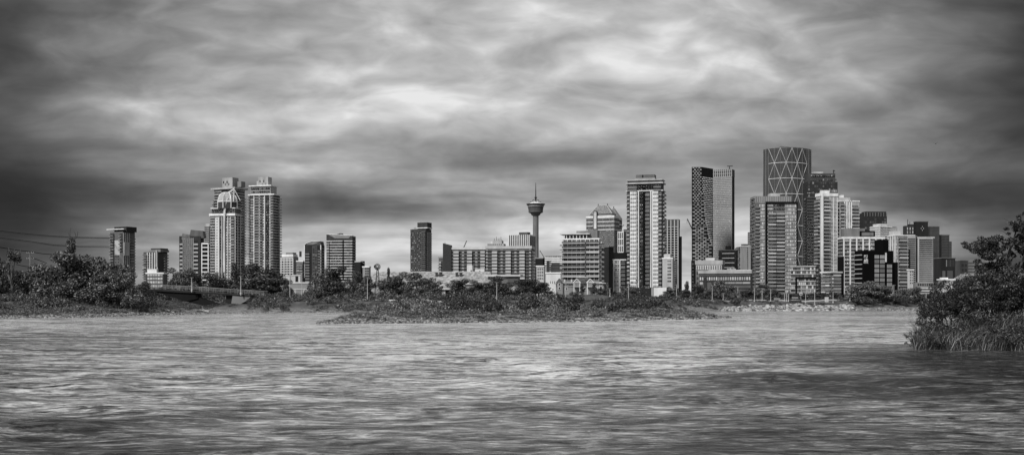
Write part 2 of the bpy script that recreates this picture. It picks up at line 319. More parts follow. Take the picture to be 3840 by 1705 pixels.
# ---------------------------------------------------------------- buildings
_mesh = {}
def unit_window(w, h, glass, frame, nm, nh, ft, sill):
    key = ('w', round(w, 2), round(h, 2), glass, frame, nm, nh, ft, sill)
    if key not in _mesh:
        g = Geo(); g.box(-w / 2, w / 2, -.04, .1, 0, h, 0)
        if ft:
            g.box(-w / 2 - ft, -w / 2, -.1, .1, 0, h, 1); g.box(w / 2, w / 2 + ft, -.1, .1, 0, h, 1); g.box(-w / 2 - ft, w / 2 + ft, -.11, .1, h, h + ft, 1)
        if sill: g.box(-w / 2 - .1, w / 2 + .1, -.16, .1, -sill, 0, 1)
        for i in range(nm):
            x = -w / 2 + w * (i + 1) / (nm + 1); g.box(x - .05, x + .05, -.09, 0, 0, h, 1)
        for i in range(nh):
            z = h * (i + 1) / (nh + 1); g.box(-w / 2, w / 2, -.085, 0, z - .05, z + .05, 1)
        _mesh[key] = (g, [mat(*glass), mat(*frame)], None, w * h)
    return key
def unit_balcony(w, dep, slab, rail, st=.28, rh=1.05, solid=False):
    key = ('b', round(w, 2), round(dep, 2), slab, rail, st, rh, solid)
    if key not in _mesh:
        g = Geo(); g.box(-w / 2, w / 2, -dep, .1, -st, 0, 0)
        g.box(-w / 2, w / 2, -dep, -dep + .07, .12 if not solid else 0, rh - .08, 1)
        g.box(-w / 2, -w / 2 + .07, -dep + .07, 0, .12 if not solid else 0, rh - .08, 1); g.box(w / 2 - .07, w / 2, -dep + .07, 0, .12 if not solid else 0, rh - .08, 1)
        g.box(-w / 2 - .03, w / 2 + .03, -dep - .03, -dep + .08, rh - .08, rh, 0)
        _mesh[key] = (g, [mat(*slab), mat(*rail)], None, w * (st + rh))
    return key
def unit_strip(name, w, h, out, m):
    key = ('s', name, round(w, 2), round(h, 2), round(out, 2), m)
    if key not in _mesh:
        g = Geo(); g.box(-w / 2, w / 2, -out, .1, 0, h)
        _mesh[key] = (g, [mat(*m)], None, w * h)
    return key
def mesh_of(key, name):
    g, ms, me, a = _mesh[key]
    if me is None: me = g.mesh(name, ms); _mesh[key] = (g, ms, me, a)
    return me
class Bld:
    def __init__(s, name, label, x0, xc, x1, ytop, d, ratio=.8, wall=('wall', .3), cat='building', group=None, g0=None, body='wall', zb=None):
        s.d = d; s.u0 = (x0 - CX) / F; s.u1 = (x1 - CX) / F; s.xc = xc; X = wx(xc, d); s.X = X
        def LW(t):
            c, n = math.cos(t), math.sin(t)
            return (X - s.u0 * d) / (c + s.u0 * n), (s.u1 * d - X) / max(n - s.u1 * c, 1e-6)
        lo = max(math.atan(s.u1), -math.atan(s.u0) * 0, 0) + 1e-3; hi = R(88) if s.u0 >= 0 else min(R(88), R(90) + math.atan(s.u0)- 1e-3 if False else R(88))
        lo = max(math.atan(s.u1) + 1e-3, math.atan(s.u1) + 1e-3)
        hi = R(89) if s.u0 > -1e-6 else R(90) - 0 + 0
        hi = math.atan2(1, max(-s.u0, 1e-6)) - 1e-3
        for _ in range(60):
            t = (lo + hi) / 2; L, Wd = LW(t)
            if Wd > ratio * L: lo = t
            else: hi = t
        s.t = t; s.L, s.W = LW(t); s.zg = tz(X, d) if g0 is None else g0
        s.root = empty(name, label, cat, (X, d, s.zg), -t, group)
        s.parts = []; s.H = s.z(ytop); s.wallm = wall
        s.body = Geo(); s.body.box(-s.L, 0, 0, s.W, -2 if zb is None else zb, s.H); s.bodyname = body
        s.extra = []
    def z(s, py): return wz(py, s.d) - s.zg
    def s_(s, face, px):
        u = (px - CX) / F; c, n = math.cos(s.t), math.sin(s.t)
        if face == 'L': return (s.X - u * s.d) / (c + u * n)
        return (u * s.d - s.X) / (n - u * c)
    def put(s, name, key, face, sc, z, out=0.):
        if face == 'L': loc = (-sc, -out, z); rot = 0; fs = math.cos(s.t)
        else: loc = (out, sc, z); rot = 1; fs = math.sin(s.t) * .9
        s.parts.append((name, key, loc, rot, _mesh[key][3] * fs))
    def span(s, face, a, b):
        sa, sb = s.s_(face, a), s.s_(face, b)
        return (min(sa, sb), max(sa, sb))
    def zf(s, yT, yB, pitch):
        zt, zb = s.z(yT), max(s.z(yB), 0.) ; n = max(1, int(round((yB - yT) / pitch))); return zt, zb, n, (zt - zb) / n
    def win(s, face, a, b, yT, yB, pitch, cols, wf=.7, hf=.6, glass=('glass', .06), frame=('wall', .6), nm=0, nh=0, ft=0, sill=0, name='window', zo=.5, skip=None, out=0):
        s0, s1 = s.span(face, a, b); zt, zb, n, fh = s.zf(yT, yB, pitch); cw = (s1 - s0) / cols
        key = unit_window(cw * wf, fh * hf, glass, frame, nm, nh, ft, sill)
        for i in range(n):
            for j in range(cols):
                if skip and skip(i, j): continue
                s.put(name, key, face, s0 + cw * (j + .5), zt - fh * (i + 1) + fh * (1 - hf) * zo, out)
    def balc(s, face, a, b, yT, yB, pitch, cols=1, dep=1.4, slab=('wall', .5), rail=('glass', .12), wf=.94, glass=('glass', .06), frame=('wall', .5), nm=2, solid=False, rh=1.05, st=.28, window=True):
        s0, s1 = s.span(face, a, b); zt, zb, n, fh = s.zf(yT, yB, pitch); cw = (s1 - s0) / cols
        key = unit_balcony(cw * wf, dep, slab, rail, st, rh, solid)
        kw = unit_window(cw * wf * .95, fh * .82, glass, frame, nm, 0, 0, 0)
        for i in range(n):
            for j in range(cols):
                z = zt - fh * (i + 1) + .05
                s.put('balcony', key, face, s0 + cw * (j + .5), z)
                if window: s.put('window', kw, face, s0 + cw * (j + .5), z + .02)
    def bands(s, face, a, b, yT, yB, pitch, h=.4, out=.2, m=('wall', .55), name='floor_band', off=0.):
        s0, s1 = s.span(face, a, b); zt, zb, n, fh = s.zf(yT, yB, pitch)
        key = unit_strip(name, s1 - s0, h, out, m)
        for i in range(n + 1): s.put(name, key, face, (s0 + s1) / 2, zt - fh * i - h / 2 + off)
    def piers(s, face, a, b, yT, yB, cols, w=.5, out=.25, m=('wall', .55), name='pier', ends=True):
        s0, s1 = s.span(face, a, b); zt, zb = s.z(yT), max(s.z(yB), 0)
        key = unit_strip(name, w, zt - zb, out, m)
        for i in range(cols + 1):
            if not ends and i in (0, cols): continue
            s.put(name, key, face, s0 + (s1 - s0) * i / cols, zb)
    def panel(s, name, face, a, b, yT, yB, out=.15, m=('wall', .5)):
        s0, s1 = s.span(face, a, b); zt, zb = s.z(yT), max(s.z(yB), -1)
        s.put(name, unit_strip(name, s1 - s0, zt - zb, out, m), face, (s0 + s1) / 2, zb)
    def block(s, name, a, b, yT, yB, y0=.15, y1=.85, m=None, ov=0.0):
        """box in building axes: pixel span a..b measured along the left face, y0..y1 fractions of the depth"""
        xa, xb = -s.s_('L', a), -s.s_('L', b); g = Geo(); g.box(xa - ov, xb + ov, s.W * y0 - ov, s.W * y1 + ov, s.z(yB), s.z(yT))
        return g.obj(name, mat(*(m or s.wallm)), s.root)
    def cap(s, name='parapet', yT=None, h=1.0, out=.35, m=('wall', .6)):
        z = s.H if yT is None else s.z(yT); g = Geo(); o = out
        g.box(-s.L - o, o, -o, .5, z - h + .02, z + .12); g.box(-s.L - o, o, s.W - .5, s.W + o, z - h + .02, z + .12)
        g.box(-s.L - o, -s.L + .5, .5, s.W - .5, z - h + .02, z + .12); g.box(-.5, o, .5, s.W - .5, z - h + .02, z + .12)
        return g.obj(name, mat(*m), s.root)
    def done(s):
        s.body.obj(s.bodyname, mat(*s.wallm), s.root)
        by = {}
        for p in s.parts: by.setdefault(p[0], []).append(p)
        for name, ps in by.items():
            ps.sort(key=lambda p: -p[4])
            for (nm, key, loc, rot, ar) in ps[:100]:
                o = link(name, mesh_of(key, name), s.root, loc)
                if rot: o.rotation_euler = (0, 0, math.pi / 2)
            rest = ps[100:]
            if rest:
                Vs, Fs, Ms, n, mats = [], [], [], 0, []
                for (nm, key, loc, rot, ar) in rest:
                    g, ms = _mesh[key][0], _mesh[key][1]; v = np.concatenate(g.v)
                    if rot: v = np.stack([-v[:, 1], v[:, 0], v[:, 2]], -1)
                    v = v + np.array(loc); Vs.append(v); ix = []
                    for q in ms:
                        if q not in mats: mats.append(q)
                        ix.append(mats.index(q))
                    Fs.append(np.array(g.f) + n); Ms += [ix[k] for k in g.m]; n += len(v)
                me = fastmesh(name, np.concatenate(Vs), np.concatenate(Fs), mats, Ms)
                tag(link(name, me, s.root), kind='stuff')
        return s
def antennas(b, pts, m=('metal', .2)):
    for (px, yT, yB) in pts:
        x = -b.s_('L', px); g = Geo(); g.tube([(x, b.W * .4, b.z(yB)), (x, b.W * .4, b.z(yT))], [.22, .1], 5); g.obj('antenna', mat(*m), b.root)
LT, MD, DK = ('wall', .78), ('wall', .34), ('wall', .1)
GD, GM, GL = ('glass', .02), ('glass', .07), ('curtain', .5)

# -- 1 balconied tower with flat canopy roof, far left
b = Bld('apartment_tower', 'far left apartment tower with dark balconies and flat overhanging canopy roof', 413, 461, 506, 868, 1250, .9, ('wall', .2))
b.block('penthouse', 424, 470, 849, 868, .1, .95, ('wall', .07)); b.block('roof_canopy', 404, 466, 857, 860, -.05, .5, LT, .5)
b.balc('L', 413, 430, 872, 1095, 10.5, dep=2.2); b.win('L', 430, 448, 902, 1095, 10.5, 2, .45, .5, GD, wall if False else LT)
b.panel('pale_panel', 'L', 429, 449, 900, 955, .06, ('wall', .5)); b.balc('L', 448, 460, 872, 940, 10.5, dep=2)
b.panel('curved_bay', 'R', 463, 482, 908, 958, 1.5, ('wall', .45)); b.balc('R', 484, 505, 885, 1095, 10.5, dep=2)
b.piers('R', 463, 484, 872, 1040, 3, 1.0, .5, ('wall', .5)); b.block('stair_core', 494, 500, 862, 870, .4, .8, ('wall', .25)) if False else None
b.done()
# -- 2 stepped dark tower behind low brick block
b = Bld('apartment_tower', 'short dark apartment tower with rounded centre bay above the low brick block', 538, 592, 628, 944, 1150, .7, ('wall', .14))
b.block('penthouse', 562, 598, 930, 944, .1, .9, ('wall', .12)); b.block('stepped_top', 552, 600, 936, 944, .05, .95, ('wall', .3))
b.balc('L', 539, 553, 948, 1070, 9.5, dep=2.2); b.win('L', 554, 570, 948, 1070, 9.5, 3, .6, .6, GM, LT, sill=.2)
b.panel('curved_bay', 'L', 586, 606 if False else 591, 938, 1000, .8, ('wall', .42)); b.balc('R', 612, 627, 948, 1095, 9.5, dep=2.5); b.piers('L', 553, 590, 946, 1060, 4, .8, .4, LT)
b.done()
b = Bld('brick_block', 'low brick block with white framed windows just left above the footbridge', 549, 612, 622, 1022, 520, .5, ('brick', .16))
b.win('L', 552, 610, 1024, 1092, 14, 6, .55, .5, GL, LT, nm=1, ft=.12); b.cap(h=.6, m=LT); b.block('penthouse', 552, 586, 1008, 1022, .1, .7, LT); b.done()
# -- 3 slanted roofs
b = Bld('apartment_tower', 'grey tower with slanted pale roof wedges left of the domed tower', 672, 752, 765, 885, 1150, .7, ('wall', .09))
def wedge(bb, name, a, bx, yl, yr, yb, m, y0=.0, y1=.8):
    xa, xb = -bb.s_('L', a), -bb.s_('L', bx); g = Geo()
    g.prism([(xa, bb.z(yb)), (xb, bb.z(yb)), (xb - (xb - xa) * .08, bb.z(yr)), (xa + (xb - xa) * .12, bb.z(yl))], bb.W * y0, bb.W * y1)
    return g.obj(name, mat(*m), bb.root)
wedge(b, 'slanted_roof', 680, 714, 875, 880, 898, ('wall', .25)); wedge(b, 'slanted_roof', 708, 764, 861, 865, 892, ('wall', .2), .05, .8)
for a, c in ((674, 686), (726, 744)):
    b.balc('L', a, c, 900, 1095, 14.5, dep=1.0, slab=LT, rail=GD, st=.8, nm=0)
b.win('L', 687, 725, 892, 1095, 7.2, 5, .5, .6, GM, LT, nm=1, sill=.1); b.piers('L', 687, 725, 892, 1030, 5, .7, .5, ('wall', .4)); b.done()
b = Bld('office_block', 'dark glass slab gridded by white floor lines in front of the domed tower', 757, 781, 786, 911, 1080, .6, ('wall', .035))
b.bands('L', 757, 781, 912, 1095, 15.5, 1.0, .3, LT); b.piers('L', 757, 781, 911, 1095, 1, .9, .35, LT); b.bands('R', 781, 786, 912, 1095, 15.5, .8, .3, LT); b.cap(m=LT, h=1.2); b.done()
b = Bld('office_block', 'slim pale stepped tower peeking out left of the domed tower', 767, 784, 790, 848, 1400, .6, ('wall', .4))
b.block('penthouse', 771, 786, 838, 848, .1, .9, ('wall', .5)); b.bands('L', 767, 784, 852, 915, 8, 1.1, .2, GD); b.done()
# -- 5 domed tower: tall slab behind, domed front
b = Bld('apartment_tower', 'tall pale balconied tower directly behind the glass dome with square penthouse', 803, 880, 918, 702, 1330, .55, ('wall', .17))
b.cap('roof_slab', h=2.0, out=3, m=('wall', .5)); b.block('penthouse', 828, 866, 663, 700, .15, .75, ('wall', .42)); b.block('lift_room', 879, 893, 679, 700, .3, .7, ('wall', .3))
b.win('L', 832, 858, 672, 690, 18, 2, .3, .5, GD, LT)
b.balc('L', 806, 836, 706, 800, 10.3, dep=2.2, slab=LT); b.win('L', 838, 880, 706, 800, 10.3, 6, .7, .6, GM, LT); b.balc('L', 800, 808, 745, 800, 10.3, dep=3) 
b.win('R', 882, 900, 712, 1095, 10.3, 4, .65, .62, GM, LT); b.balc('R', 901, 918, 735, 1095, 10.3, dep=2.6, slab=LT, rail=GM); b.bands('R', 881, 918, 712, 1095, 10.3, .5, .3, LT)
b.done()
b = Bld('domed_tower', 'pale residential tower with ribbed glass dome and curved white rib down its front', 788, 880, 902, 800, 1270, .5, ('wall', .2))
b.cap('cornice', h=2.6, out=1.0, m=LT)
b.block('upper_stage', 793, 880, 780, 800, .03, .97, ('wall', .22)); b.block('upper_cornice', 792, 881, 778, 781.5, 0, 1, LT, .6)
b.win('L', 794, 878, 784, 798, 7, 10, .8, .6, GM, LT)
b.win('L', 790, 806, 815, 1095, 10.3, 3, .7, .6, GM, LT); b.bands('L', 789, 806, 815, 1095, 10.3, .5, .5, LT)
b.panel('pale_panel', 'L', 807, 822, 813, 1020, .5, ('wall', .62)); b.win('L', 810, 819, 815, 1095, 10.3, 1, .35, .35, GD, LT, out=.5)
b.win('L', 824, 838, 815, 1095, 10.3, 2, .8, .7, GM, LT); b.piers('L', 822, 866, 812, 1095, 4, .55, .8, LT); b.win('L', 847, 864, 815, 1095, 10.3, 3, .8, .65, GL, LT)
b.balc('L', 866, 879, 815, 1095, 10.3, dep=1.3, slab=LT); b.piers('R', 881, 901, 808, 1095, 2, 1.0, .6, LT); b.win('R', 881, 901, 806, 1095, 10.3, 2, .8, .7, GD, LT); b.bands('R', 881, 901, 806, 1095, 10.3, .5, .5, LT)
# drum, dome, ribs
cx = (-b.s_('L', 809) - b.s_('L', 878)) / 2; cy = b.W * .45; rr = (b.s_('L', 809) - b.s_('L', 878)) / 2
g = Geo(); z0, z1 = b.z(780), b.z(755); g.lathe([(rr, z0), (rr, z1)], 8, (cx, cy)); g.obj('dome_drum', mat('glass', .16), b.root)
prof = [(rr * c, z1 + (b.z(721) - z1) * s_) for c, s_ in ((1, 0), (.96, .3), (.86, .58), (.7, .82), (.52, .97), (.45, 1))]
g = Geo(); g.lathe(prof, 8, (cx, cy)); g.obj('dome', mat('wall', .46, .25), b.root)
for k in range(8):
    th = 2 * math.pi * k / 8
    if math.sin(th) > .75: continue
    g = Geo(); g.tube([(cx + (rr + .2) * math.cos(th), cy + (rr + .2) * math.sin(th), z0)] + [(cx + (r + .25) * math.cos(th), cy + (r + .25) * math.sin(th), z) for r, z in prof], .62, 4)
    g.obj('dome_rib', mat('wall', .75), b.root)
g = Geo(); g.lathe([(rr + .5, z1 - .5), (rr + .5, z1 + .5)], 8, (cx, cy)); g.lathe([(rr * .5, b.z(721) - .4), (rr * .5, b.z(721) + .7)], 8, (cx, cy)); g.obj('dome_ring', mat('wall', .75), b.root)
g = Geo(); xs = -b.s_('L', 874); g.tube([(cx + rr * .3, cy - rr * .3, b.z(722)), (xs, cy - 4, b.z(707))], [1.6, .9], 6); g.tube([(xs + rr * .5, cy, b.z(750)), (xs, cy - 4, b.z(708))], .5, 5); g.tube([(xs, cy - 6, b.z(755)), (xs, cy - 4, b.z(708))], .6, 5); g.obj('spire', mat('wall', .7), b.root)
def rib(px, py, o): return (-b.s_('L', px), -o, b.z(py))
for dx in (0, 3.4):
    g = Geo(); g.tube([rib(855 + dx, 742, 2.5), rib(850 + dx, 757, 3), rib(846 + dx, 780, 3), rib(843 + dx, 805, 2.4), rib(841 + dx, 850, 1.8), rib(841 + dx, 1020, 1.4)], .7, 4); g.obj('front_rib', mat('wall', .75), b.root)
b.done()
# -- 6 right twin
b = Bld('apartment_tower', 'tall balconied tower standing alone right of the domed tower', 936, 1026, 1050, 727, 1270, .5, ('wall', .14))
b.block('upper_floors', 939, 1014, 695, 727, .03, .97, ('wall', .4)); b.block('roof_slab', 937, 1015, 693, 697, .0, 1, LT, 1.0)
b.win('L', 940, 1012, 700, 724, 12, 9, .8, .6, GM, LT); b.block('penthouse', 963, 1000, 661, 694, .2, .8, ('wall', .42)); b.block('lift_room', 955, 962, 675, 694, .3, .6, ('wall', .42)); b.win('L', 968, 996, 670, 686, 16, 2, .25, .5, GD, LT)
b.balc('L', 932, 937, 730, 1095, 10.2, dep=3.2, slab=LT, window=False); b.win('L', 938, 952, 742, 1095, 10.2, 3, .7, .6, GL, LT)
b.balc('L', 954, 984, 730, 1095, 10.2, cols=1, dep=1.4, slab=LT, rail=GM, nm=5); b.win('L', 985, 995, 727, 1095, 10.2, 2, .8, .8, GL, LT)
b.win('L', 996, 1012, 730, 1095, 10.2, 3, .85, .85, GM, LT); b.balc('L', 1013, 1025, 730, 1095, 10.2, dep=1.2, slab=LT); b.piers('L', 953, 1013, 727, 1020, 3, .8, .6, LT, ends=True)
b.win('R', 1027, 1040, 742, 1095, 10.2, 3, .7, .7, GM, LT); b.balc('R', 1040, 1050, 735, 1095, 10.2, dep=2.8, slab=LT, rail=GM); b.bands('R', 1026, 1050, 730, 1095, 10.2, .5, .3, LT); b.cap('roof_slab', h=1.2, out=1.5, m=LT)
b.done()
# -- 7 small pale block
b = Bld('apartment_block', 'pale stepped apartment block right of the tall twin towers', 1051, 1100, 1119, 962, 1150, .6, ('wall', .32))
b.block('stepped_top', 1056, 1098, 953, 962, .05, .95, LT); b.block('penthouse', 1070, 1096, 946, 953, .1, .8, ('wall', .3)); b.block('stair_tower', 1112, 1116, 941, 962, .5, .8, ('wall', .2))
b.win('L', 1056, 1098, 976, 1095, 9, 6, .75, .6, GD, LT); b.bands('L', 1051, 1100, 968, 1095, 9, .5, .3, LT); b.piers('L', 1055, 1099, 966, 1095, 4, .7, .4, ('wall', .65)); b.win('R', 1101, 1118, 970, 1095, 9, 3, .6, .6, GM, LT); b.done()
b = Bld('apartment_block', 'low grey balconied block left of the chamfered glass tower', 1112, 1136, 1143, 977, 1050, .7, ('wall', .24))
b.balc('L', 1113, 1135, 985, 1095, 10, cols=2, dep=1.2, slab=LT); b.cap(m=LT); b.done()
# -- 8, 9 twin dark towers with sloped glass crowns
b = Bld('glass_tower', 'narrow dark glass tower with chamfered roof corners, the smaller of the pair', 1142, 1203, 1217, 918, 1050, .75, ('wall', .07))
xa, xb = -b.L, 0; g = Geo(); zt = b.H; zz = b.z(904)
g.prism([(xa, zt - .02), (xb, zt - .02), (xb - .6, zz), (xa + b.L * .42, zz - .4), (xa + b.L * .12, b.z(912))], 0, b.W * .9); g.obj('sloped_crown', mat('wall', .14), b.root)
g = Geo(); g.tube([(xa, -.3, zt), (xa + b.L * .12, -.3, b.z(912)), (xa + b.L * .42, -.3, zz - .4), (xb - .6, -.3, zz)], .45, 4); g.obj('roof_edge', mat('wall', .6), b.root)
g = Geo(); g.add([(xa + b.L * .1, -.25, b.z(916)), (xa + b.L * .5, -.25, b.z(917)), (xb - 1.5, -.25, zz - .8), (xa + b.L * .42, -.25, zz - .9)], [(0, 1, 2, 3)]); g.obj('roof_glazing', mat('wall', .3, .3), b.root)
b.balc('L', 1145, 1162, 940, 1095, 10.5, dep=1.2, slab=('wall', .35), rail=GD, nm=0, st=.7); b.balc('L', 1192, 1203, 930, 1095, 10.5, dep=1.0, slab=('wall', .35), rail=GD, nm=0, st=.6)
b.panel('glazed_bay', 'L', 1172, 1191, 922, 1040, 1.0, ('wall', .16)); b.win('L', 1173, 1190, 925, 1095, 5.2, 2, .85, .7, GM, LT, out=1.0); b.piers('L', 1142, 1203, 918, 1040, 1, .7, .3, LT); b.win('R', 1204, 1216, 925, 1095, 10.5, 2, .8, .5, GD, LT); b.done()
b = Bld('glass_tower', 'wide dark glass tower banded with white floor lines, the larger of the pair', 1224, 1321, 1334, 901, 980, .6, ('wall', .07))
g = Geo(); g.prism([(-b.L, b.H - .02), (0, b.H - .02), (0, b.z(883)), (-b.L, b.z(878))], 0, b.W); g.obj('crown', mat('wall', .11), b.root)
g = Geo(); g.add([(-b.L * .9, -.12, b.z(880)), (-b.L * .06, -.12, b.z(884)), (-b.L * .14, -.12, b.z(892)), (-b.L * .68, -.12, b.z(892))], [(0, 1, 2, 3)]); g.obj('roof_glazing', mat('wall', .34, .3), b.root)
g = Geo(); g.tube([(-b.L, -.2, b.z(878)), (0, -.2, b.z(883)), (0, b.W, b.z(886))], .4, 4); g.obj('roof_edge', mat('wall', .65), b.root)
g = Geo(); g.tube([(-b.L * .62, 3, b.z(879)), (-b.L * .5, 3, b.z(875)), (-b.L * .38, 3, b.z(876))], .6, 5); g.obj('roof_crane', mat('metal', .15), b.root)
b.bands('L', 1224, 1321, 903, 1095, 9.9, .55, .35, LT); b.bands('R', 1321, 1334, 903, 1095, 9.9, .5, .35, ('wall', .5)); b.win('L', 1236, 1284, 903, 1095, 9.9, 5, .85, .6, GM, LT); b.win('L', 1290, 1320, 903, 1095, 9.9, 3, .85, .6, GM, LT); b.balc('L', 1225, 1235, 903, 1095, 9.9, dep=1.4, slab=LT, nm=0)
b.panel('dark_spine', 'L', 1285, 1289, 901, 1050, .6, ('wall', .015)); b.done()
# -- 10 wedge building
b = Bld('glass_building', 'dark building with sloping roof edge right of the wide glass tower', 1330, 1352, 1368, 978, 900, .8, ('wall', .05), zb=-2)
b.body = Geo(); b.body.box(-b.L, 0, 0, b.W, -2, b.z(978)); g = Geo(); g.tube([(0, 0, b.z(978)), (.3, b.W, b.z(990))], .4, 4); g.obj('roof_edge', mat('wall', .55), b.root); b.bands('L', 1330, 1352, 980, 1040, 60, .5, .2, LT); b.done()
b = Bld('apartment_block', 'small pale block at the foot of the sloping roofed building', 1360, 1384, 1390, 998, 880, .8, ('wall', .34)); b.win('L', 1368, 1384, 1002, 1095, 9, 2, .8, .6, ('brick', .1), LT); b.cap(m=LT); b.done()
# -- 14 dark slab tower
b = Bld('apartment_tower', 'isolated dark apartment tower with white edged box penthouse in mid frame', 1539, 1597, 1618, 858, 1400, .65, ('wall', .11))
b.block('penthouse', 1563, 1600, 833, 857, .1, .9, ('wall', .1)); b.block('penthouse_trim', 1562, 1601, 852, 855, .08, .92, LT, .3); b.block('lift_room', 1548, 1562, 850, 858, .2, .6, ('wall', .4)); antennas(b, [(1570, 828, 834)])
b.win('L', 1541, 1561, 862, 1095, 7.2, 4, .6, .55, ('glass', .14), LT); b.win('L', 1564, 1580, 862, 1095, 7.2, 4, .6, .6, ('glass', .12), LT); b.balc('L', 1581, 1597, 862, 1095, 7.2, dep=1.4, slab=('wall', .45), rail=GD); b.balc('R', 1599, 1617, 868, 1095, 7.2, cols=1, dep=1.4, slab=('wall', .45), rail=GD, nm=3); b.win('L', 1539, 1541, 862, 1095, 7.2, 1, .9, .5, GD, LT)
b.done()
# -- 15 long brick apartment block
b = Bld('apartment_block', 'long brick apartment block with white balconies and rooftop antennas', 1822, 1992, 2003, 922, 640, .5, ('brick', .085))
P = 12.2
b.cap(h=1.6, out=.4, m=('wall', .5)); b.bands('L', 1822, 1992, 936, 1045, P, .2, .1, ('wall', .42), name='brick_ledge'); b.bands('R', 1992, 2003, 936, 1045, P, .2, .1, ('wall', .42), name='brick_ledge')
b.win('L', 1824, 1990, 926, 936, 10, 24, .7, .6, GM, LT)
for a, c in ((1845, 1866), (1896, 1917), (1948, 1969)):
    b.balc('L', a, c, 936, 1045, P, dep=1.2, slab=('wall', .5), rail=('wall', .46), solid=True, nm=3, rh=1.0)
for a, c in ((1822, 1829), (1877, 1885), (1929, 1937), (1984, 1991)):
    b.win('L', a, c, 936, 1045, P, 1, .8, .35, ('glass', .12), LT, nm=1, zo=1.3, ft=.1); b.win('L', a, c, 936, 1045, P, 1, .95, .28, ('wall', .48), LT, name='spandrel', zo=.1)
b.balc('R', 1994, 2002, 936, 1045, P, dep=1.0, slab=('wall', .6), rail=('wall', .55), solid=True)
b.block('roof_room', 1825, 1886, 911, 920, .2, .8, ('wall', .5)); b.win('L', 1827, 1884, 912, 919, 7, 8, .7, .5, GD, LT); b.block('lift_room', 1844, 1878, 899, 911, .25, .75, ('wall', .45)); b.block('lift_room', 1836, 1846, 902, 911, .3, .7, ('wall', .55))
antennas(b, [(1848, 890, 900), (1856, 884, 900), (1862, 892, 900), (1866, 889, 900), (1873, 884, 900), (1877, 895, 900)]); b.done()
b = Bld('apartment_block', 'west wing of brick apartments with angled stair tower on its left corner', 1663, 1820, 1822.5, 928, 650, .3, ('brick', .085))
b.cap(h=1.2, out=.4, m=('wall', .6)); b.bands('L', 1663, 1820, 940, 1030, P, .2, .1, ('wall', .42), name='brick_ledge')
for a, c in ((1700, 1721), (1751, 1771), (1801, 1819)):
    b.balc('L', a, c, 936, 1030, P, dep=1.2, slab=('wall', .5), rail=('wall', .46), solid=True, nm=3, rh=1.0)
for a, c in ((1686, 1691), (1732, 1740), (1782, 1790)):
    b.win('L', a, c, 936, 1030, P, 1, .8, .35, ('glass', .12), LT, nm=1, zo=1.3, ft=.1); b.win('L', a, c, 936, 1030, P, 1, .95, .28, ('wall', .48), LT, name='spandrel', zo=.1)
g = Geo(); xa, xb = -b.s_('L', 1661), -b.s_('L', 1693); g.prism([(xa, b.z(1030)), (xb, b.z(1030)), (xb, b.z(919)), (xa, b.z(911))], -.6, b.W * .7); g.obj('stair_tower', mat('brick', .09), b.root); antennas(b, [(1667, 906, 914)])
b.done()
b = Bld('apartment_block', 'low balconied block poking out left behind the brick apartments', 1645, 1661, 1668, 962, 760, .6, ('wall', .16)); b.balc('L', 1646, 1659, 975, 1030, 11, dep=1.5, slab=('wall', .45)); b.cap(m=MD); b.done()
b = Bld('rooftop_shed', 'plain white boxy block in front of the brick apartments with small door', 1751, 1771, 1776, 994, 560, .6, ('wall', .6)); b.panel('door', 'L', 1765, 1769, 1012, 1019, .1, DK); b.done()
b = Bld('rooftop_shed', 'low wide white shed before the brick apartments beside the boxy block', 1781, 1816, 1820, 1008, 560, .4, ('wall', .62)); b.panel('door', 'L', 1796, 1801, 1014, 1020, .1, ('wall', .3)); b.done()
# -- 16 striped office
b = Bld('office_block', 'dark office block with white vertical fins left of the needle tower', 1909, 1985, 2006, 880, 900, .6, ('wall', .05))
b.block('penthouse', 1942, 1974, 869, 880, .2, .7, ('wall', .16)); b.piers('L', 1909, 1985, 879, 960, 11, .75, .6, ('wall', .68), name='fin'); b.piers('R', 1985, 2006, 879, 960, 6, .8, .5, ('wall', .4), name='fin'); b.win('L', 1910, 1984, 884, 960, 9, 17, .55, .4, GM, LT); b.done()
def crane(label, base, tip, w=.5, back=None):
    (x0, y0, d), (x1, y1) = base, tip
    r = empty('tower_crane', label, 'crane', (wx(x0, d), d, 2.4)); X = wx(x0, d)
    g = Geo(); g.tube([(0, 0, 0), (0, 0, wz(y0, d) - 2.4)], w, 4); g.obj('mast', mat('metal', .12), r)
    g = Geo(); g.tube([(0, 0, wz(y0, d) - 2.4), (wx(x1, d) - X, 0, wz(y1, d) - 2.4)], w * .8, 4); g.obj('jib', mat('metal', .15), r)
    if back:
        g = Geo(); g.tube([(wx(x1, d) - X, 0, wz(y1, d) - 2.4), (wx(back[0], d) - X, 0, wz(back[1], d) - 2.4)], w * .25, 3); g.obj('cable', mat('metal', .1), r)
crane('small slanting crane jib rising above the brick apartment roof', (1738, 930, 1000), (1750, 902), .5)
crane('thin crane with slanting jib just right of the needle tower', (2040, 964, 1100), (2024, 938), .4, (2024, 962))
crane('crane jib slanting out from behind the checkered twisting tower', (2600, 868, 2000), (2577, 820), 1.2, (2576, 838))
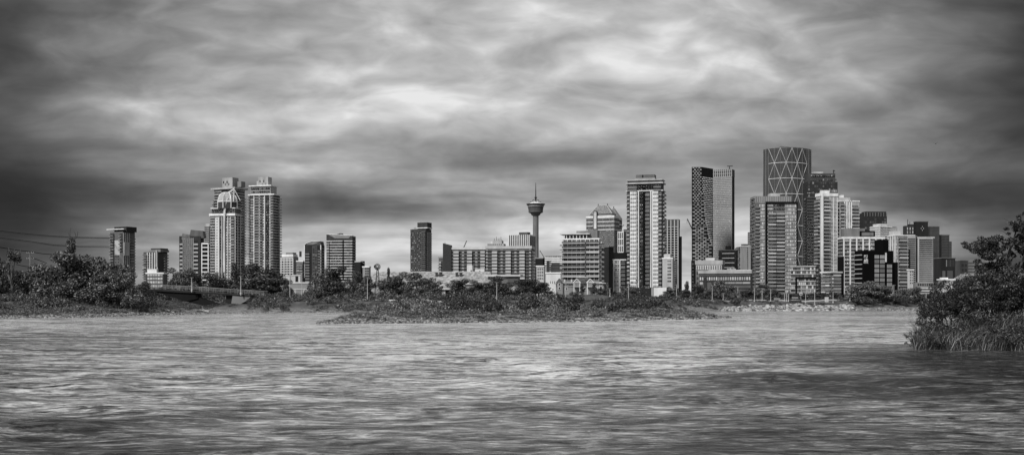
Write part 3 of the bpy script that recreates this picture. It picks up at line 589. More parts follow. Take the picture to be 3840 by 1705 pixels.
# -- 18 needle tower
d = 1810; r = empty('observation_tower', 'slender concrete observation tower with round pod and needle mast', 'tower', (wx(2009, d), d, 2.4))
def tzp(py): return wz(py, d) - 2.4
def tr(px): return px * d / F
C = mat('wall', .24)
g = Geo(); g.lathe([(tr(11.5), -2), (tr(11), tzp(970)), (tr(10.6), tzp(805))], 24); g.obj('shaft', C, r, smooth=False)
g = Geo(); g.lathe([(tr(11), tzp(809)), (tr(16), tzp(806)), (tr(19), tzp(800)), (tr(26), tzp(797)), (tr(27), tzp(795)), (tr(27.5), tzp(792))], 40); g.obj('pod_base', mat('wall', .2), r)
g = Geo(); g.lathe([(tr(26.5), tzp(793)), (tr(28.5), tzp(780)), (tr(29), tzp(777.5))], 40); g.obj('pod_middle', mat('wall', .16), r)
g = Geo(); g.lathe([(tr(28), tzp(782)), (tr(29.6), tzp(776))], 40); g.obj('pod_glazing', mat('glass', .02), r)
g = Geo(); g.lathe([(tr(29.8), tzp(777)), (tr(31), tzp(771)), (tr(31), tzp(769))], 40); g.obj('pod_band', mat('wall', .3), r)
g = Geo(); g.lathe([(tr(29), tzp(771)), (tr(34), tzp(768)), (tr(35.5), tzp(766)), (tr(35), tzp(764.5)), (tr(29), tzp(764.5))], 40); g.obj('pod_canopy', mat('wall', .08), r)
g = Geo(); g.lathe([(tr(29), tzp(766)), (tr(24), tzp(763)), (tr(18), tzp(758)), (tr(14), tzp(756)), (tr(10), tzp(755.5))], 40); g.obj('pod_roof', mat('wall', .8), r)
for k in range(10):
    th = math.pi * (1.08 + .84 * k / 9); g = Geo(); q = tr(19.5); g.box(q * math.cos(th) - .6, q * math.cos(th) + .6, q * math.sin(th) - .6, q * math.sin(th) + .6, tzp(760.5), tzp(757.2)); g.obj('roof_light', mat('wall', .05), r)
g = Geo(); g.lathe([(tr(3), tzp(756)), (tr(3), tzp(743)), (tr(5), tzp(742)), (tr(5.5), tzp(739.5)), (tr(2), tzp(738.5))], 16); g.obj('mast_base', mat('metal', .08), r)
g = Geo(); g.tube([(0, 0, tzp(740)), (0, 0, tzp(715)), (0, 0, tzp(685))], [1.0, .75, .35], 8); g.obj('mast', mat('metal', .12), r)
for s_ in (-1, 1):
    g = Geo(); g.tube([(s_ * tr(12.5), 0, tzp(757)), (s_ * tr(11), 0, tzp(750)), (s_ * tr(7), 0, tzp(748.5)), (s_ * tr(5), 0, tzp(752))], .5, 5); g.obj('cleaning_arm', mat('metal', .08), r)
# -- 19 block + stadium-like building right of needle
b = Bld('office_block', 'dark low block standing at the foot of the needle tower', 2003, 2036, 2044, 966, 800, .7, ('wall', .04)); b.cap(m=MD, h=.6); b.done()
b = Bld('apartment_block', 'small white framed apartment block below the dark block at the tower foot', 2012, 2039, 2044, 996, 620, .6, ('wall', .55)); b.win('L', 2014, 2038, 1002, 1050, 12, 3, .7, .72, GM, LT, nm=1); b.cap(m=LT, h=.5); b.done()
b = Bld('arena_building', 'broad pale low hall with dark louvred wing right of the tower foot', 2043, 2108, 2112, 958, 760, .4, ('wall', .4))
b.bands('L', 2043, 2108, 966, 990, 8, .8, .4, LT); b.panel('louvred_wing', 'L', 2068, 2107, 984, 1024, .5, ('wall', .07)); b.panel('dark_stair', 'L', 2050, 2066, 976, 1024, .6, ('wall', .1)); b.win('L', 2061, 2066, 978, 1022, 7, 1, .7, .5, GL, LT, out=.65); b.win('L', 2046, 2104, 958, 966, 9, 9, .8, .6, GM, LT); b.bands('L', 2068, 2107, 990, 1022, 5, .25, .7, ('wall', .25), name='louvre'); b.done()
b = Bld('storage_shed', 'blank white windowless shed with curved top at left of the gabled house', 2048, 2102, 2106, 1021, 520, .4, ('wall', .66)); b.win('L', 2060, 2100, 1040, 1076, 30, 5, .25, .25, GD, LT); b.cap(m=LT, h=.5); b.done()
# -- 20 terraced condo
b = Bld('apartment_block', 'rounded balcony apartment block with roof terrace behind the gabled house', 2110, 2246, 2256, 893, 700, .5, ('wall', .2))
P = 17.2
b.block('terrace_floor', 2116, 2206, 877, 893, .15, .8, ('wall', .2)); b.block('terrace_roof', 2106, 2206, 874, 877.5, .0, .9, ('wall', .6), 1.0); b.block('terrace_core', 2202, 2238, 860, 893, .2, .8, ('wall', .26)); b.block('lift_room', 2158, 2206, 863, 875, .3, .8, ('wall', .3))
b.piers('L', 2112, 2200, 877, 893, 7, .35, .1, LT, name='terrace_post')
b.win('L', 2112, 2245, 893, 1055, P, 16, .72, .72, GM, LT, nm=0); b.piers('L', 2112, 2245, 893, 1055, 8, .45, .3, ('wall', .6))
b.balc('L', 2106, 2198, 893, 1055, P, dep=2.2, slab=('wall', .6), rail=('glass', .2), window=False, st=.35); b.balc('L', 2198, 2250, 893, 1055, P, dep=1.7, slab=('wall', .55), rail=('glass', .2), window=False, st=.35)
b.balc('L', 2100, 2109, 905, 1055, P, dep=1.2, slab=('wall', .55), rail=('glass', .3), window=False, st=.3); b.balc('R', 2247, 2256, 893, 1055, P, dep=1.8, slab=('wall', .5), rail=('glass', .3), st=.3); b.cap(m=LT, h=.8); b.done()
# -- 22 pagoda roofed office
b = Bld('office_tower', 'office tower with hipped pagoda roof and tall arched window strip', 2198, 2303, 2322, 808, 1700, .5, ('wall', .26))
H = b.H; L, Wd = b.L, b.W
g = Geo(); g.frust((-L * .9, -L * .06, 1, Wd - 1), (-L * .86, -L * .1, 3, Wd - 3), H, b.z(800)); g.obj('attic', mat('wall', .3), b.root)
g = Geo(); g.frust((-L * .88, -L * .08, 1, Wd - 1), (-L * .66, -L * .33, Wd * .4, Wd * .6), b.z(800), b.z(767)); g.obj('hipped_roof', mat('shingle', .2), b.root)
for fx in (-.66, -.33):
    g = Geo(); g.tube([(L * fx, Wd * .5, b.z(767)), (L * fx, Wd * .5, b.z(760))], .7, 5); g.obj('finial', mat('metal', .1), b.root)
g = Geo(); 
for fx, bx in ((-.88, -.66), (-.08, -.33)): g.tube([(L * fx, 1, b.z(800)), (L * bx, Wd * .4, b.z(767))], .6, 4)
g.tube([(-L * .66, Wd * .4, b.z(767)), (-L * .33, Wd * .4, b.z(767))], .6, 4); g.obj('roof_ridge', mat('wall', .5), b.root)
b.cap(m=LT, h=2.0)
b.win('L', 2200, 2226, 812, 857, 11, 8, .62, .78, GM, LT); b.win('L', 2243, 2302, 818, 857, 11, 16, .6, .8, GM, LT); b.win('L', 2228, 2302, 862, 960, 7.2, 16, .55, .55, GM, LT)
b.bands('L', 2199, 2302, 815, 860, 14.6, 1.0, .6, LT); b.panel('arched_surround', 'L', 2225, 2241, 796, 858, 1.2, ('wall', .12)); b.panel('arched_window', 'L', 2228, 2238, 793, 856, 2.0, ('wall', .6, .3))
g = Geo(); xc_ = -b.s_('L', 2233); q = b.s_('L', 2228) - b.s_('L', 2238)
for rr_, nm_, m_, yy in ((q * .85, 'arch_head', ('wall', .12), -1.2), (q * .5, 'arch_glass', ('wall', .6, .3), -2.0)):
    g = Geo(); g.prism([(xc_ + rr_ * math.cos(a * math.pi / 12), b.z(796) + rr_ * math.sin(a * math.pi / 12)) for a in range(13)], yy, 1); g.obj(nm_, mat(*m_), b.root)
b.win('R', 2304, 2321, 812, 960, 8, 5, .6, .6, GM, LT); b.bands('R', 2303, 2322, 815, 860, 14.6, 1.0, .5, LT); b.done()
b = Bld('office_tower', 'stepped office tower with peaked roof behind right of the pagoda tower', 2290, 2318, 2333, 818, 1800, .7, ('wall', .2))
L, Wd = b.L, b.W; g = Geo(); g.frust((-L, 0, 1, Wd), (-L * .98, -L * .75, Wd * .4, Wd * .6), b.H, b.z(779)); g.obj('peaked_roof', mat('shingle', .2), b.root); g = Geo(); g.tube([(-L * .86, Wd * .5, b.z(779)), (-L * .86, Wd * .5, b.z(772))], .7, 5); g.obj('finial', mat('metal', .1), b.root)
b.win('L', 2302, 2318, 820, 950, 10, 4, .5, .7, GM, LT); b.win('R', 2319, 2332, 820, 950, 10, 4, .5, .7, GM, LT); b.bands('L', 2300, 2318, 822, 940, 20, .9, .5, LT); b.bands('R', 2318, 2333, 822, 940, 20, .9, .5, LT); b.done()
b = Bld('office_tower', 'slim gridded white tower squeezed left of the white striped high-rise', 2318, 2338, 2349, 866, 1500, .6, ('wall', .16)); b.win('L', 2319, 2337, 872, 970, 8, 4, .6, .6, GD, LT); b.bands('L', 2318, 2338, 870, 970, 24, 1.0, .5, LT); b.piers('L', 2318, 2338, 866, 970, 3, .8, .6, LT); g = Geo(); g.tube([(-b.L, 1, b.H), (0, 1, b.H + 9)], .5, 4); g.obj('roof_strut', mat('metal', .2), b.root); b.done()
b = Bld('office_tower', 'pale narrow slab just behind the left edge of the striped high-rise', 2338, 2356, 2362, 858, 1600, .6, ('wall', .35)); b.bands('L', 2338, 2356, 862, 960, 8, 1.2, .1, GD); b.done()
# -- 23 dark slab, 24
b = Bld('office_block', 'blank dark slab building right of the rounded balcony apartments', 2250, 2283, 2302, 923, 800, .9, ('wall', .055)); b.win('L', 2253, 2262, 930, 1070, 10, 1, .5, .4, GD, LT); b.cap(m=('wall', .25), h=.6); b.done()
b = Bld('apartment_block', 'white gridded apartment block between the blank slab and striped high-rise', 2300, 2346, 2351, 972, 720, .5, ('wall', .1))
b.block('dark_top', 2300, 2347, 946, 971, .1, .9, ('wall', .03)); P = 14; b.bands('L', 2301, 2325, 974, 1092, P, .55, .3, ('wall', .7)); b.piers('L', 2301, 2325, 972, 1092, 1, .6, .35, ('wall', .7)); b.win('L', 2302, 2324, 974, 1092, P, 4, .72, .55, GL, LT); b.balc('L', 2327, 2346, 974, 1092, P, dep=1.5, slab=('wall', .4), rail=GM); b.cap(m=('wall', .7), h=.6); b.done()
# -- 26 white striped high-rise
b = Bld('apartment_tower', 'high-rise with two bright white glazed strips and dark centre balconies', 2352, 2482, 2492, 712, 840, .5, ('wall', .09))
P = 14.8
b.block('upper_floors', 2352, 2480, 684, 713, .08, .92, ('wall', .12)); b.block('roof_slab', 2350, 2483, 682, 687, .02, .98, ('wall', .5), .8); b.block('roof_slab', 2350, 2483, 671, 674, .02, .98, ('wall', .5), .3)
b.block('attic', 2352, 2481, 673, 684, .1, .9, ('wall', .3)); b.block('plant_room', 2380, 2454, 664, 684, .15, .85, ('wall', .36)); b.block('penthouse', 2382, 2452, 651, 671, .2, .8, ('wall', .2)); b.block('stair_head', 2406, 2410, 652, 671, .18, .3, ('wall', .02))
b.win('L', 2392, 2450, 690, 720, 15, 6, .55, .8, GM, LT); b.balc('L', 2352, 2390, 690, 712, 14, dep=1.6, slab=('wall', .5)); b.balc('L', 2450, 2480, 690, 712, 14, dep=1.6, slab=('wall', .5))
b.balc('L', 2350, 2362, 716, 1075, P, dep=1.5, slab=('wall', .6), rail=('glass', .25)); b.panel('white_strip', 'L', 2363, 2392, 714, 1077, .8, ('wall', .6)); b.win('L', 2364, 2386, 716, 1077, P, 3, .9, .9, ('curtain', .72), ('wall', .25), nh=2, nm=1, out=.8); b.win('L', 2387, 2392, 716, 1077, P, 1, .8, .85, ('glass', .1), LT, nh=1, out=.8)
b.panel('white_pier', 'L', 2394, 2397, 714, 1077, 1.2, ('wall', .7)); b.panel('dark_spine', 'L', 2412, 2419, 700, 1077, .9, ('wall', .012)); b.win('L', 2398, 2411, 716, 1077, P, 2, .85, .85, GM, ('wall', .2), nh=1)
b.balc('L', 2420, 2437, 716, 1077, P, dep=1.3, slab=('wall', .55), rail=GM); b.panel('white_pier', 'L', 2439, 2442, 714, 1077, 1.2, ('wall', .7)); b.panel('white_strip', 'L', 2444, 2469, 714, 1077, .8, ('wall', .6)); b.win('L', 2449, 2469, 716, 1077, P, 3, .9, .9, ('curtain', .72), ('wall', .25), nh=2, nm=1, out=.8)
b.balc('L', 2470, 2482, 716, 1077, P, dep=1.5, slab=('wall', .6), rail=('glass', .25)); b.balc('R', 2483, 2491, 716, 1077, P, dep=1.8, slab=('wall', .6), rail=('glass', .25)); b.cap('frame_top', h=.8, out=1.0, m=('wall', .6)); b.done()
b = Bld('podium_building', 'low podium with dark wall left and blank white wall right under the high-rise', 2388, 2500, 2512, 1078, 560, .3, ('wall', .05)); b.panel('white_wall', 'L', 2452, 2500, 1078, 1125, .25, ('wall', .68)); b.panel('grey_pier', 'L', 2443, 2451, 1078, 1125, .3, ('wall', .35)); b.done()
# -- 27
b = Bld('office_tower', 'dark louvred office tower with pale vertical ribs right of the striped high-rise', 2490, 2543, 2549, 822, 1150, .5, ('wall', .03)); b.cap('crown', h=9, out=.2, m=('wall', .14)); b.bands('L', 2490, 2543, 850, 1080, 9.2, .7, .3, ('wall', .4)); b.piers('L', 2490, 2543, 824, 1080, 4, .9, .8, ('wall', .5), name='rib'); b.done()
b = Bld('office_tower', 'narrow black tower edge right behind the louvred office tower', 2540, 2552, 2557, 886, 1250, .6, ('wall', .03)); b.done()
b = Bld('apartment_block', 'pale concrete block with small dark windows hugging the striped high-rise', 2484, 2522, 2529, 966, 760, .6, ('wall', .48)); b.win('L', 2502, 2518, 972, 1060, 13.5, 1, .85, .5, GM, LT, nm=2); b.block('penthouse', 2488, 2512, 952, 966, .2, .8, ('wall', .5)); b.cap(m=LT, h=.8); b.done()
b = Bld('apartment_block', 'slim banded block right of the pale concrete block', 2524, 2535, 2541, 976, 780, .6, ('wall', .3)); b.bands('L', 2524, 2535, 980, 1080, 8, .8, .1, GD); b.done()
# -- 28 checkered twisting tower
d = 1820; r = empty('twisting_tower', 'dark twisting tower with pale checkered windows stepping outward near its base', 'building', (wx(2594, d), d, 2.4))
X0 = wx(2594, d); sc_ = d / F
def zq(py): return wz(py, d) - 2.4
def cor(py): return float(np.interp(py, [620, 700, 800, 880, 930, 980, 1110], [2632, 2633, 2640, 2654, 2672, 2673, 2673]))
XE = wx(2674, d + 26) - X0
rows_ = np.arange(626, 1112, 6.9); V = []; 
for py in rows_:
    c = cor(py); x1 = (c - 2594) * sc_; V.append([(0, 0, zq(py)), (x1, 0, zq(py)), (XE, 26, zq(py)), (12, 46, zq(py))])
Vn = np.array(V).reshape(-1, 3); Q = []
for i in range(len(rows_) - 1):
    for j in range(4): Q.append((i * 4 + j, (i + 1) * 4 + j, (i + 1) * 4 + (j + 1) % 4, i * 4 + (j + 1) % 4))
Q.append((0, 1, 2, 3)); me = bpy.data.meshes.new('wall'); me.from_pydata(Vn.tolist(), [], Q); me.materials.append(mat('wall', .035)); link('wall', me, r)
cnt = []; 
for i, py in enumerate(rows_[:-1]):
    c = cor(py + 3); up = py < 840
    w_, off = (6.2, 0) if py < 760 else (9, 2)
    if not up: w_ = 14
    stp = w_ * (1.75 if up else 1.35); x = 2597 + (stp / 2 if i % 2 else 0)
    while x + w_ < c + 1:
        cnt.append((w_, py, x)); x += stp
cnt.sort(key=lambda t: -t[0])
def cwin(x, py, w_): 
    g = Geo(); a, c2 = (x - 2594) * sc_, (x + w_ - 2594) * sc_; z1, z0 = zq(py + 1.2), zq(py + 5.4)
    g.box(a, c2, -.8, .2, z0, z1, 0)
    n = max(2, int(w_ / 3))
    for k in range(n + 1):
        xx = a + (c2 - a) * k / n; g.box(xx - .25, xx + .25, -1.0, -.7, z0, z1, 1)
    return g
for (w_, py, x) in cnt[:100]: cwin(x, py, w_).obj('window', [mat('curtain', .5), mat('wall', .12)], r)
G_ = Geo()
for (w_, py, x) in cnt[100:]:
    q = cwin(x, py, w_); G_.v += q.v; G_.f += [tuple(i + G_.n for i in f) for f in q.f] if False else []; 
    for vv_i, vv in enumerate(q.v): pass
    G_.v = G_.v[:-len(q.v)]; G_.add(np.concatenate(q.v), q.f); G_.m[-len(q.f):] = q.m
tag(G_.obj('window', [mat('curtain', .5), mat('wall', .12)], r), kind='stuff')
small = []
for i, py in enumerate(rows_[:-1]):
    c = cor(py + 3)
    if c > 2668 or py < 655: continue
    n = 7; x1 = (c - 2594) * sc_; x2 = XE
    for k in range(n):
        t = (k + .3 + .4 * (i % 2)) / n; small.append((x1 + (x2 - x1) * t, 26 * t, zq(py + 3.5)))
def dot(g, p): g.box(p[0] - .9, p[0] + .9, p[1] - 1.2, p[1] + .5, p[2] - .55, p[2] + .55)
for p in small[:100]: g = Geo(); dot(g, p); g.obj('small_window', mat('curtain', .6), r)
g = Geo(); [dot(g, p) for p in small[100:]]; tag(g.obj('small_window', mat('curtain', .6), r), kind='stuff')
# -- grey gridded tower beside it
b = Bld('office_tower', 'tall grey finely gridded office tower beside the checkered twisting tower', 2668, 2744, 2754, 662, 1950, .5, ('wall', .26))
b.block('glass_crown', 2668, 2745, 634, 662, 0.0, 1.0, ('wall', .14)); b.piers('L', 2669, 2744, 634, 661, 10, .9, .7, ('wall', .5)); b.bands('L', 2669, 2744, 638, 661, 12, .8, .4, ('wall', .45)); b.bands('L', 2669, 2744, 664, 985, 6.7, .8, .5, ('wall', .45)); b.piers('L', 2669, 2744, 664, 985, 19, .75, .8, ('wall', .5), name='mullion'); b.win('L', 2669, 2744, 664, 985, 6.7, 19, .6, .55, GM, LT); b.panel('dark_edge', 'R', 2745, 2754, 640, 985, .2, ('wall', .06))
g = Geo(); x = -b.s_('L', 2729); g.tube([(x, 12, b.z(636)), (x, 12, b.z(619))], .8, 5); g.tube([(x - 4, 12, b.z(619)), (x + 6, 12, b.z(620))], .8, 5); g.obj('roof_crane', mat('metal', .1), b.root); b.done()
# -- 29-32
b = Bld('apartment_block', 'thin dark window column at the foot of the twisting tower', 2592, 2604, 2610, 976, 900, .7, ('wall', .09)); b.win('L', 2593, 2603, 980, 1100, 13, 1, .6, .5, GM, LT, sill=.3); b.done()
b = Bld('office_block', 'mid height office with pale cornice and square windows below the twisting tower', 2609, 2708, 2716, 976, 760, .4, ('wall', .26)); b.block('penthouse', 2644, 2678, 965, 976, .2, .7, ('wall', .6)); b.cap('cornice', h=2.8, out=.4, m=('wall', .45)); b.win('L', 2611, 2706, 992, 1012, 20, 11, .62, .75, GM, LT, nm=1, ft=.25); b.win('L', 2611, 2640, 1014, 1090, 18, 4, .6, .6, GD, LT); b.done()
b = Bld('office_block', 'long low modern office with white roof band and alternating panel windows', 2622, 2815, 2820, 1014, 620, .3, ('wall', .17)); b.block('roof_band', 2658, 2817, 1011, 1018, 0, .9, ('wall', .6), .2); b.cap('cornice', h=1.6, out=.6, m=('wall', .42))
b.win('L', 2622, 2815, 1036, 1050, 14, 22, .5, .85, GL, LT, name='window_panel'); b.bands('L', 2622, 2815, 1033, 1052, 19, .5, .5, ('wall', .1)); b.panel('stair_bay', 'L', 2640, 2650, 1038, 1086, .6, ('wall', .08)); b.bands('L', 2672, 2815, 1064, 1095, 14, .35, .5, ('wall', .1)); b.win('L', 2674, 2813, 1054, 1066, 12, 5, .95, .8, ('curtain', .35), ('wall', .5), nm=3); b.win('L', 2622, 2638, 1052, 1066, 14, 1, .7, .8, GL, LT); b.done()
b = Bld('office_block', 'dark stepped office block with pale horizontal lines before the grey tower', 2695, 2762, 2767, 936, 820, .4, ('wall', .035)); b.block('penthouse', 2719, 2738, 921, 937, .2, .7, ('wall', .03)); b.bands('L', 2708, 2754, 949, 1002, 17, .35, .3, ('wall', .55)); b.win('L', 2697, 2760, 938, 1010, 9, 12, .8, .35, GD, LT); b.cap(m=('wall', .12), h=.6); b.win('L', 2726, 2760, 1003, 1011, 8, 7, .7, .7, ('curtain', .6), LT); b.done()
b = Bld('apartment_block', 'pale concrete slab with scalloped balcony side left of the balcony tower', 2761, 2778, 2815, 922, 900, 1.4, ('wall', .42)); b.balc('L', 2761, 2777, 926, 1010, 7.6, dep=1.6, slab=('wall', .5), rail=('glass', .1)); b.win('R', 2800, 2806, 926, 1010, 7.6, 1, .6, .5, GD, LT); b.cap(m=LT, h=.6); b.block('penthouse', 2768, 2777, 914, 922, .3, .8, ('wall', .2)); b.done()
b = Bld('apartment_tower', 'slim dark tower sliver just left of the front balcony tower', 2804, 2816, 2822, 870, 1300, .6, ('wall', .12)); b.bands('L', 2804, 2816, 876, 940, 7, .8, .3, ('wall', .4)); b.done()
# -- 33 curved diagrid tower
d = 1665; r = empty('curved_tower', 'tallest tower with curved dark glass front crossed by white triangular diagrid', 'building', (wx(2955, d), d, 2.4)); sc_ = d / F
xl, xr = (2861 - 2955) * sc_, (3043 - 2955) * sc_
def arc(px):
    t = (px - 2952) / 91.0; y = 26 * t * t; return (wx(px, d + y) - wx(2955, d), y)
pl = [arc(p) for p in np.linspace(2861, 3043, 25)]; zt = zq2 = lambda py: wz(py, d) - 2.4
g = Geo(); g.plan([(p[0], p[1]) for p in pl] + [(wx(3043, d + 60) - wx(2955, d) - 5, 60), (wx(2861, d + 60) - wx(2955, d) + 5, 60)], -2, zq2(553)); g.obj('glass_wall', mat('wall', .13, .2), r)
g = Geo(); g.plan([(p[0] * .97, p[1] + 2) for p in pl] + [(wx(3043, d + 56) - wx(2955, d) - 8, 56), (wx(2861, d + 56) - wx(2955, d) + 8, 56)], zq2(553.5), zq2(550)); g.obj('roof_rim', mat('wall', .3), r)
g = Geo(); g.tube([((2932 - 2955) * sc_, 20, zq2(548)), ((2940 - 2955) * sc_, 20, zq2(545)), ((2978 - 2955) * sc_, 20, zq2(547))], 1.3, 5); g.obj('roof_crane', mat('metal', .1), r)
cols_ = [2882, 2904, 2926, 2948, 2970, 2990, 3008, 3026]; rws = [554, 609.5, 668, 726.5, 785, 845, 903, 961, 1020]
def ap(px, py, o=.6): x, y = arc(px); return (x, y - o, zq2(py))
for i in range(len(rws) - 1):
    flip = i % 2
    for j in range(7):
        a, c_ = (rws[i], rws[i + 1]) if (j + flip) % 2 == 0 else (rws[i + 1], rws[i])
        g = Geo(); g.tube([ap(cols_[j], a), ap((cols_[j] + cols_[j + 1]) / 2, (a + c_) / 2), ap(cols_[j + 1], c_)], .42, 4); g.obj('diagonal_brace', mat('wall', .53), r)
    g = Geo(); g.tube([ap(p, rws[i + 1] if i else 609.5) for p in np.linspace(2882, 3026, 15)], .5, 4); g.obj('ring_beam', mat('wall', .7), r)
for c_ in cols_:
    g = Geo(); g.tube([ap(c_, 554), ap(c_, 1020)], .28, 4); g.obj('mullion', mat('wall', .3), r)
for c_ in (2862, 2872, 3033, 3042):
    g = Geo(); g.tube([ap(c_, 554, .3), ap(c_, 1020, .3)], .6, 4); g.obj('edge_mullion', mat('wall', .28), r)
for py in np.arange(560, 760, 3.6):
    g = Geo(); g.tube([ap(p, py, .0) for p in np.linspace(2862, 3042, 13)], .32, 3); g.obj('floor_line', mat('wall', .24), r)
# -- 34 front balcony tower
b = Bld('apartment_tower', 'broad balconied apartment tower in front of the curved diagrid tower', 2812, 2830, 2990, 762, 900, 2.2, ('wall', .2)); P = 13.3
b.block('upper_floors', 2813, 2829, 740, 762, .02, .9, ('wall', .2)) if False else None
g = Geo(); g.box(-b.L, -.2, .3, b.W * .86, b.H - .02, b.z(735)); g.obj('upper_floors', mat('wall', .28), b.root)
g = Geo(); g.box(-b.L * .6, -1, b.W * .38, b.W * .6, b.z(735) - .02, b.z(724)); g.obj('penthouse', mat('wall', .5), b.root)
b.piers('R', 2832, 2966, 737, 758, 16, .35, .05, ('wall', .5), name='crown_mullion')
for j in range(1): pass
b.win('L', 2813, 2829, 742, 1100, P, 3, .8, .6, GM, LT); b.bands('L', 2812, 2830, 742, 1100, P, .4, .3, ('wall', .45))
b.balc('R', 2832, 2846, 764, 1100, P, dep=1.7, slab=('wall', .55), rail=('glass', .2)); b.win('R', 2847, 2868, 764, 1100, P, 4, .8, .62, GL, LT, sill=.25); b.panel('dark_spine', 'R', 2871, 2876, 762, 1100, .9, ('wall', .015))
b.win('R', 2878, 2900, 764, 1100, P, 4, .82, .62, GL, LT); b.balc('R', 2878, 2942, 790, 1100, P, cols=2, dep=1.5, slab=('wall', .6), rail=('glass', .25), nm=5); b.win('R', 2900, 2942, 764, 790, P, 7, .8, .62, GM, LT); b.win('R', 2944, 2986, 764, 1100, P, 7, .82, .62, GL, LT); b.bands('R', 2942, 2988, 764, 1100, P, .35, .4, ('wall', .55)); b.panel('dark_frame', 'R', 2871, 2990, 756, 762, 1.2, ('wall', .03)); b.panel('dark_frame', 'R', 2987, 2990, 762, 1000, 1.1, ('wall', .03))
b.done()
b = Bld('apartment_block', 'lower apartment podium stepping right from the broad balconied tower', 2966, 3060, 3072, 996, 850, .4, ('wall', .14)); P = 14; b.win('L', 2967, 3058, 1000, 1110, P, 13, .75, .7, ('glass', .2), LT); b.bands('L', 2966, 3060, 998, 1110, P, .45, .5, ('wall', .55)); b.balc('R', 3061, 3071, 1000, 1110, P, dep=1.5); b.panel('dark_frame', 'L', 2984, 2990, 1040, 1110, .9, ('wall', .02)); b.panel('dark_frame', 'L', 2984, 3060, 1038, 1043, .9, ('wall', .02)); b.cap(m=('wall', .4), h=.6); b.done()
# -- 36 dark tower with patchy upper facade
b = Bld('apartment_tower', 'dark patchwork facade tower right of the curved diagrid tower', 3012, 3026, 3141, 682, 1080, 2.4, ('wall', .075)); P = 11.2
g = Geo(); g.box(-b.L + .5, -.5, 1, b.W * .93, b.H - .02, b.z(650)); g.obj('upper_floors', mat('wall', .12), b.root); g = Geo(); g.box(-b.L * .8, -2, b.W * .25, b.W * .55, b.z(650) - .02, b.z(643)); g.obj('penthouse', mat('wall', .5), b.root)
b.win('R', 3040, 3130, 654, 664, 10, 13, .75, .55, ('glass', .14), LT); b.win('R', 3030, 3138, 668, 740, P, 14, .7, .6, ('glass', .1), LT, skip=lambda i, j: (i * 7 + j * 5) % 4 == 0); b.win('R', 3027, 3062, 722, 726, 7, 9, .7, .8, GL, LT); b.win('R', 3075, 3140, 710, 722, 12, 10, .7, .7, ('curtain', .4), LT, out=.1)
b.bands('R', 3026, 3058, 740, 1010, P, .3, .3, ('wall', .35)); b.win('R', 3028, 3058, 740, 1010, P, 4, .8, .55, GD, LT); b.balc('L', 3013, 3025, 740, 1010, P, dep=1.0, slab=('wall', .14), rail=GD)
g = Geo(); g.tube([(-3, b.W * .9, b.z(650)), (-3, b.W * .9, b.z(636))], .5, 5); g.tube([(-5, b.W * .9, b.z(637)), (1, b.W * .9, b.z(640))], .4, 5); g.obj('roof_crane', mat('metal', .1), b.root); b.done()
# -- 37 white condo (two volumes)
b = Bld('apartment_tower', 'bright white apartment tower with stacked balconies left of its wide wing', 3060, 3078, 3140, 724, 860, 1.9, ('wall', .5)); P = 13.6
b.cap(m=('wall', .75), h=2.4, out=.5); g = Geo(); g.box(-b.L * .9, -2, b.W * .2, b.W * .6, b.H - .02, b.H + 2.4); g.obj('penthouse', mat('wall', .7), b.root)
b.balc('L', 3060, 3076, 742, 1085, P, dep=2.0, slab=('wall', .6), rail=('glass', .2)); b.panel('white_pier', 'R', 3079, 3086, 724, 1085, .8, ('wall', .72)); b.balc('R', 3087, 3112, 738, 1085, P, dep=1.4, slab=('wall', .6), rail=('glass', .25), nm=4); b.win('R', 3113, 3138, 738, 1085, P, 5, .72, .66, ('curtain', .35), LT, sill=.2); b.piers('R', 3112, 3139, 738, 1085, 2, .6, .3, ('wall', .7)); b.done()
b = Bld('apartment_tower', 'wide white stepped roof apartment wing right of the bright white tower', 3135, 3150, 3222, 752, 930, 2.2, ('wall', .42)); P = 12.6
g = Geo(); g.box(-b.L, -.5, 1, b.W * .55, b.H - .02, b.z(740)); g.obj('stepped_top', mat('wall', .5), b.root); g = Geo(); g.box(-b.L * .7, -2, 2, b.W * .25, b.z(740) - .02, b.z(730)); g.obj('penthouse', mat('wall', .75), b.root)
b.balc('R', 3143 + 8, 3166, 756, 1000, P, dep=1.8, slab=('wall', .6), rail=('glass', .25), nm=3); b.win('R', 3167, 3193, 756, 1000, P, 6, .7, .85, ('curtain', .4), LT); b.piers('R', 3167, 3193, 752, 1000, 3, .7, .4, ('wall', .75)); b.balc('R', 3194, 3220, 768, 1000, P, cols=1, dep=2.4, slab=('wall', .6), rail=('glass', .3), nm=4); b.balc('L', 3136, 3149, 756, 1000, P, dep=1.5, slab=('wall', .5)); b.cap(m=('wall', .7), h=.9, out=.4); b.done()
b = Bld('apartment_block', 'low rounded balcony block at the foot of the bright white tower', 3084, 3118, 3150, 1018, 700, .9, ('wall', .2)); P = 13.5; b.balc('L', 3085, 3117, 1022, 1110, P, cols=2, dep=1.5, slab=('wall', .6), rail=('glass', .25)); b.balc('R', 3119, 3149, 1022, 1110, P, cols=1, dep=1.5, slab=('wall', .6), rail=('glass', .25), nm=4); b.cap(m=('wall', .65), h=.8, out=1.2); b.done()
